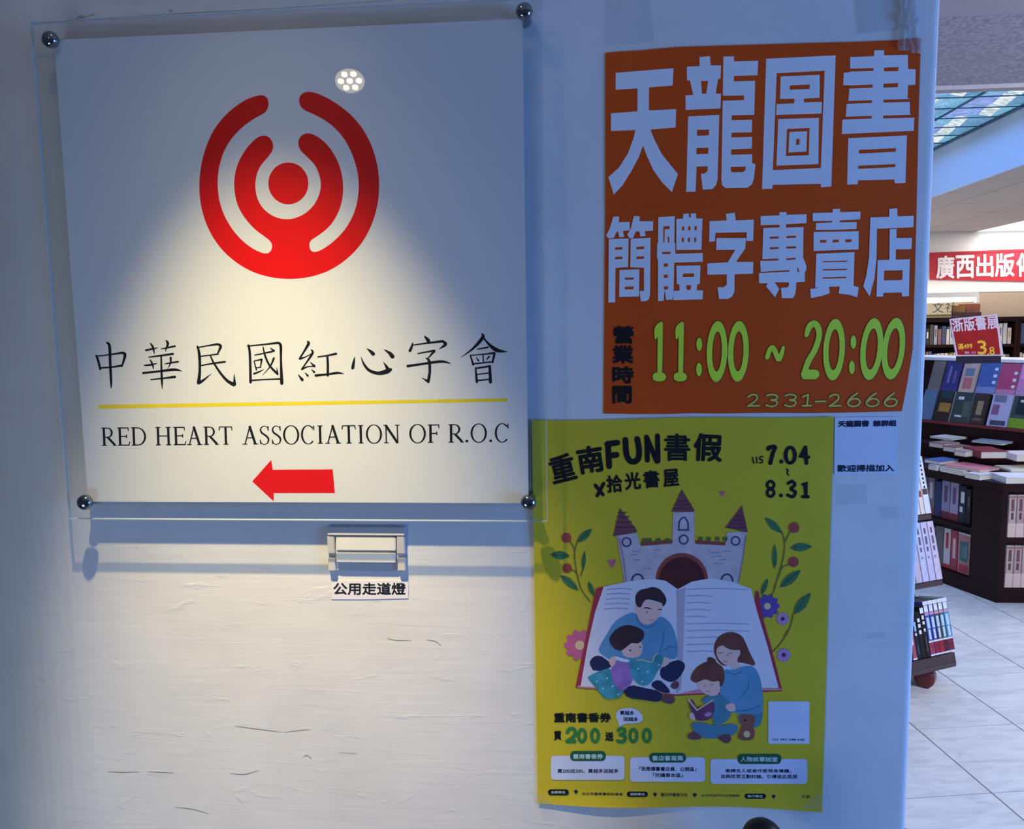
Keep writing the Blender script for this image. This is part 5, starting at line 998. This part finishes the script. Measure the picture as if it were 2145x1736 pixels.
# lying books
def flat(px, py, z, ang, w_, d, T, c, label, n=1):
    o = onz(px, py, z+T); o.z = z; a = R(ang); t = Vector((math.cos(a), math.sin(a), 0)); s_ = Vector((-math.sin(a), math.cos(a), 0)); cm = bmat(c)
    e = empty('book', o, label, 'book'); b = MB(); b.fbox(o, t*w_, s_*d, Z*0.002, cm); b.fbox(o+Z*(T-0.002), t*w_, s_*d, Z*0.002, cm); b.fbox(o, t*0.002, s_*d, Z*T, cm); b.build('cover', e)
    b = MB(); b.fbox(o+t*0.003+s_*0.003+Z*0.0021, t*(w_-0.007), s_*(d-0.006), Z*(T-0.0042), PAGES); b.build('pages', e); return e
Zt1 = 0.6605
flat(2108, 1000, Zt1, 4, .20, .15, .034, (232, 232, 238), 'thick white book lying at the front corner of the island')
flat(2022, 989, Zt1, -62, .09, .13, .030, (214, 220, 222), 'dark-edged white book lying left of the corner on the lower tier')
flat(2118, 984, Zt1+.036, 6, .22, .15, .012, (236, 226, 196), 'thin cream book lying on top of the thick white corner book')
flat(1970, 977, Zt1, -66, .16, .16, .028, (236, 232, 222), 'cream book lying in the middle of the lower tier edge')
flat(1945, 972, Zt1, -66, .06, .16, .030, (216, 200, 210), 'pinkish grey book lying at the wall end of the lower tier')
flat(1978, 972, Zt1+.03, -60, .22, .17, .014, (216, 130, 140), 'rose pink book lying on the lower tier behind the cream one')
flat(1936, 961, Zt1+.031, -60, .11, .16, .022, (60, 90, 160), 'bright blue book lying at the wall end of the lower tier')
Zt2 = 0.7455
flat(2055, 946, Zt2, 2, .155, .20, .040, (126, 36, 48), 'dark red hardback lying on the second tier at its corner')
flat(2130, 953, Zt2, 2, .20, .16, .036, (226, 216, 218), 'white book lying right of the dark red hardback')
flat(1999, 942, Zt2, -62, .075, .08, .032, (168, 150, 156), 'grey mauve book lying left of the dark red hardback')
flat(1975, 933, Zt2, -62, .09, .14, .032, (122, 84, 92), 'dull plum book lying in the middle of the second tier')
flat(1946, 925, Zt2, -62, .11, .14, .030, (142, 108, 116), 'faded brown pink book lying near the wall edge on the second tier')
flat(1948, 913, Zt2+.031, -58, .15, .15, .012, (216, 214, 200), 'thin cream book lying on the faded brown pink book')
flat(2035, 922, Zt2+.033, -50, .18, .14, .012, (140, 150, 160), 'thin grey blue book lying on the mauve book')
# sale sign on the rack
def onrack(px, py, bk=0.30): return onp(px, py, E1+N3*bk, Vector((0.35, -1, 0)).normalized())
sg = empty('sale_sign', onrack(2050, 750), 'red bookfair price sign with yellow 3.8 on a dark foot above the display books', 'sign')
RS = mat((164, 16, 28), 0.4, var=0.12, scale=20, name='red_sign_card'); SWH = mat((226, 206, 222), 0.5, name='sign_white'); SY = mat((236, 186, 60), 0.5, name='sign_yellow')
qs = [(1990, 669), (2086, 659), (2098, 744), (2004, 745)]
nn = Vector((0.35, -1, 0)).normalized()
def sq(pts, off, m, name):
    F = [onrack(a, c)+nn*off for a, c in pts]; b = MB(); n = len(F)
    b.prism([tuple(v) for v in F], tuple(-nn*0.004), m); return b.build(name, sg)
sq([(1989, 668), (2087, 658), (2100, 745), (2003, 746)], 0.0, SWH, 'border'); sq([(1992, 671), (2085, 661), (2095, 742), (2006, 743)], 0.002, RS, 'card')
sq([(2087, 658), (2090, 657), (2104, 744), (2100, 745)], -0.006, SWH, 'edge')
sq([(2005, 746), (2098, 745), (2098, 760), (2005, 762)], -0.004, mat((26, 30, 58), 0.4, name='sign_foot'), 'foot')
def stext(t, quad, m, off, bold, name):
    vs, fs = glyph(t); x0 = min(v[0] for v in vs); x1 = max(v[0] for v in vs); y0 = min(v[1] for v in vs); y1 = max(v[1] for v in vs); b = MB(); kk = 0
    for ox, oy in [(0, 0)]+([(bold*math.cos(a*math.pi/2), bold*math.sin(a*math.pi/2)) for a in range(4)] if bold else []):
        P = []; kk += 1
        for v in vs:
            a = (v[0]-x0)/(x1-x0); c = (y1-v[1])/(y1-y0)
            x = (quad[0][0]*(1-a)+quad[1][0]*a)*(1-c)+(quad[3][0]*(1-a)+quad[2][0]*a)*c+ox; y = (quad[0][1]*(1-a)+quad[1][1]*a)*(1-c)+(quad[3][1]*(1-a)+quad[2][1]*a)*c+oy
            P.append(onrack(x, y)+nn*(off+0.0001*kk))
        b.raw(P, fs, m)
    return b.build(name, sg)
stext('浙版書展', [(1991, 668), (2088, 661), (2091, 688), (1996, 695)], SWH, 0.0030, 0.7, 'title_lettering')
stext('滿499', [(2005, 720), (2035, 718), (2036, 730), (2006, 732)], SY, 0.0030, 0.5, 'price_lettering'); stext('3', [(2046, 714), (2064, 713), (2066, 741), (2048, 742)], SY, 0.0030, 0.8, 'price_lettering'); stext('.8', [(2066, 728), (2081, 726), (2083, 742), (2068, 743)], SY, 0.0030, 0.5, 'price_lettering')
stext('兩本．以上', [(2020, 736), (2043, 735), (2043, 740), (2020, 741)], SWH, 0.0030, 0.1, 'small_lettering')
# banner on the beam
bn = empty('banner', ony(2080, 586, 7.99), 'long red cloth banner with white characters hung below the far ceiling', 'banner')
BR = mat((178, 34, 50), 0.6, var=0.08, name='red_banner_cloth')
a0 = ony(1962, 531, 7.985); 
b = MB(); pts = [ony(1948, 533, 7.985), ony(2300, 519, 7.985), ony(2300, 592, 7.985), ony(1948, 586, 7.985)]
b.prism([tuple(v) for v in pts], (0, 0.006, 0), BR); b.build('cloth', bn)
b = MB(); pts = [ony(1948, 529, 7.98), ony(2300, 515, 7.98), ony(2300, 520, 7.98), ony(1948, 533.5, 7.98)]; b.prism([tuple(v) for v in pts], (0, 0.01, 0), BR); b.build('top_rail', bn)
def btext(t, q):
    vs, fs = glyph(t); x0 = min(v[0] for v in vs); x1 = max(v[0] for v in vs); y0 = min(v[1] for v in vs); y1 = max(v[1] for v in vs); b = MB(); W_ = mat((236, 226, 228), 0.6, name='banner_white'); kk = 0
    for ox, oy in [(0, 0)]+[(1.3*math.cos(a*math.pi/4), 1.3*math.sin(a*math.pi/4)) for a in range(8)]:
        P = []; kk += 1
        for v in vs:
            a = (v[0]-x0)/(x1-x0); c = (y1-v[1])/(y1-y0)
            x = (q[0][0]*(1-a)+q[1][0]*a)*(1-c)+(q[3][0]*(1-a)+q[2][0]*a)*c+ox; y = (q[0][1]*(1-a)+q[1][1]*a)*(1-c)+(q[3][1]*(1-a)+q[2][1]*a)*c+oy
            P.append(ony(x, y, 7.982-0.0003*kk))
        b.raw(P, fs, W_)
    b.build('lettering', bn)
for t, x0, x1, y0, y1 in (('廣', 1962, 1998, 537, 583), ('西', 2003, 2040, 536, 582), ('出', 2046, 2080, 534, 580), ('版', 2085, 2124, 532, 579), ('傳', 2130, 2168, 531, 579)): btext(t, [(x0, y0), (x1, y0-1), (x1, y1-1), (x0, y1)])
# fluorescent tube under the beam
tb0 = ony(1900, 632, 7.7); tb1 = ony(2043, 626, 7.7)
tl = empty('tube_light', (tb0+tb1)/2, 'lit white fluorescent tube above the far bookcase', 'tube light')
TUBE = mat((255, 250, 238), 0.4, var=0.0, emit=14.0, name='lit_tube')
b = MB(); b.lathe(tb0, tb1-tb0, [(0, 0.022), ((tb1-tb0).length, 0.022)], TUBE, 14); b.build('tube', tl, smooth=True)
b = MB(); b.box((tb0.x-0.05, 7.67, tb0.z+0.035), (tb1.x+0.02, 7.73, tb0.z+0.085), WHITEP); b.box((tb1.x, 7.68, tb0.z-0.02), (tb1.x+0.03, 7.72, tb0.z+0.05), WHITEP); b.box((tb0.x+0.05, 7.73, tb0.z+0.05), (tb0.x+0.08, 8.0, tb0.z+0.08), WHITEP); b.box((tb1.x-0.3, 7.73, tb0.z+0.05), (tb1.x-0.27, 8.0, tb0.z+0.08), WHITEP); b.build('fitting', tl)
# far bookcases
YB = 8.45
def zy(py, px=2050): return ony(px, py, YB).z
def xb(px, py=700): return ony(px, py, YB).x
ztop = zy(664)-0.05; xA, xB, xC = xb(1880), xb(2132), xb(2250)
def bookcase(x0, x1, label, zs):
    e = empty('bookcase', ((x0+x1)/2, YB, 0), label, 'bookcase', None); W_ = x1-x0
    b = MB(); b.box((x0, YB+0.30, 0), (x1, YB+0.315, ztop), DARKWOOD); b.build('back_panel', e)
    for xx in (x0, x1-0.03): b = MB(); b.box((xx, YB, 0), (xx+0.03, YB+0.30, ztop), DARKWOOD); b.build('side_panel', e)
    b = MB(); b.box((x0, YB-0.01, ztop), (x1, YB+0.315, ztop+0.05), DARKWOOD); b.build('top_board', e)
    for z_ in zs: b = MB(); b.box((x0+0.03, YB+0.004, z_-0.03), (x1-0.03, YB+0.30, z_), DARKWOOD); b.build('shelf', e)
zs = [zy(721), zy(721)-0.31, zy(721)-0.62, zy(721)-0.93]
bookcase(xA, xB, 'dark far bookcase below the tube light, left of the upright', zs); bookcase(xB+0.005, xC, 'dark far bookcase at the right edge of the photo', zs)
pal = [(232, 226, 214), (206, 196, 176), (150, 110, 104), (226, 216, 200), (90, 84, 80), (210, 210, 214), (120, 116, 150), (84, 92, 140), (190, 160, 110), (170, 176, 190), (220, 206, 206), (66, 60, 62)]
rb = random.Random(3); nth = {}
TH = lambda n: str(n)+({1: 'st', 2: 'nd', 3: 'rd'}.get(n % 10, 'th') if n not in (11, 12, 13) else 'th')
CN = ['cream white', 'tan', 'dusty red', 'pale cream', 'charcoal', 'light grey', 'violet grey', 'slate blue', 'ochre', 'blue grey', 'pinkish white', 'near black']
for row, z_ in enumerate(zs[:2]):
    for (x0, x1, nm) in ((xA+0.035, xB-0.035, 'left'), (xB+0.04, xC-0.04, 'right')):
        x = x0; k = 0
        while x < x1-0.06:
            T = rb.uniform(0.028, 0.055); h = rb.uniform(0.17, 0.235); c = pal[(k*5+row*3+(7 if x > xb(2088) else 0)) % len(pal)]
            if xb(1900) < x and x+T < x1:
                cn = CN[pal.index(c)]; nth[(row, nm)] = nth.get((row, nm), 0)+1
                book((x, YB+0.03, z_+0.0012), (1, 0, 0), (0, 0, 1), (0, 1, 0), T*0.95, h, 0.15, c, '%s book, %s from left, %s shelf of %s far bookcase' % (cn, TH(nth[(row, nm)]), ['top', 'second'][row], nm), 'books on the %s shelf of the %s far bookcase' % (['top', 'second'][row], nm), ((.3, .7, .4, .8, pal[(k+5) % 12]),) if k % 2 else ())
            x += T; k += 1
# boxes on top of the bookcase
CB = empty('box', ((xb(1935)+xb(1990))/2, YB, ztop+0.05), 'white printed carton on top of the far bookcase beside the tube', 'box')
b = MB(); b.box((xb(1935), YB, ztop+0.052), (xb(1991), YB+0.2, zy(634)), mat((226, 216, 190), 0.7, name='white_carton')); b.build('carton', CB, bevel=0.003)
vs, fs = glyph('社'); b = MB()
for k, t_ in enumerate('文社'):
    vs, fs = glyph(t_); s_ = 0.13; b.raw([(xb(1950)+k*0.14+v[0]*s_, YB-0.001, zy(652)+v[1]*s_) for v in vs], fs, mat((96, 90, 76), 0.7, name='carton_print'))
b.build('lettering', CB)
b = MB(); b.box((xb(1936), YB-0.002, ztop+0.06), (xb(1990), YB, ztop+0.085), mat((120, 112, 60), 0.7, name='carton_band')); b.build('band', CB)
for x0, x1, y0, y1, c, lab in ((1994, 2023, 640, 652.5, (150, 112, 66), 'tan parcel lying on the far bookcase right of the white carton'), (2024, 2053, 636, 652.5, (158, 98, 80), 'reddish brown parcel lying on the far bookcase'), (1993, 2056, 653, 663.5, (92, 62, 72), 'dark flat stack under the brown parcels on the far bookcase')):
    b = MB(); b.box((xb(x0), YB+0.02, zy(y1)), (xb(x1), YB+0.24, zy(y0)), mat(c, 0.7, var=0.2, scale=12, name='parcel_paper')); b.build('parcel', None, lab, 'parcel', bevel=0.006)
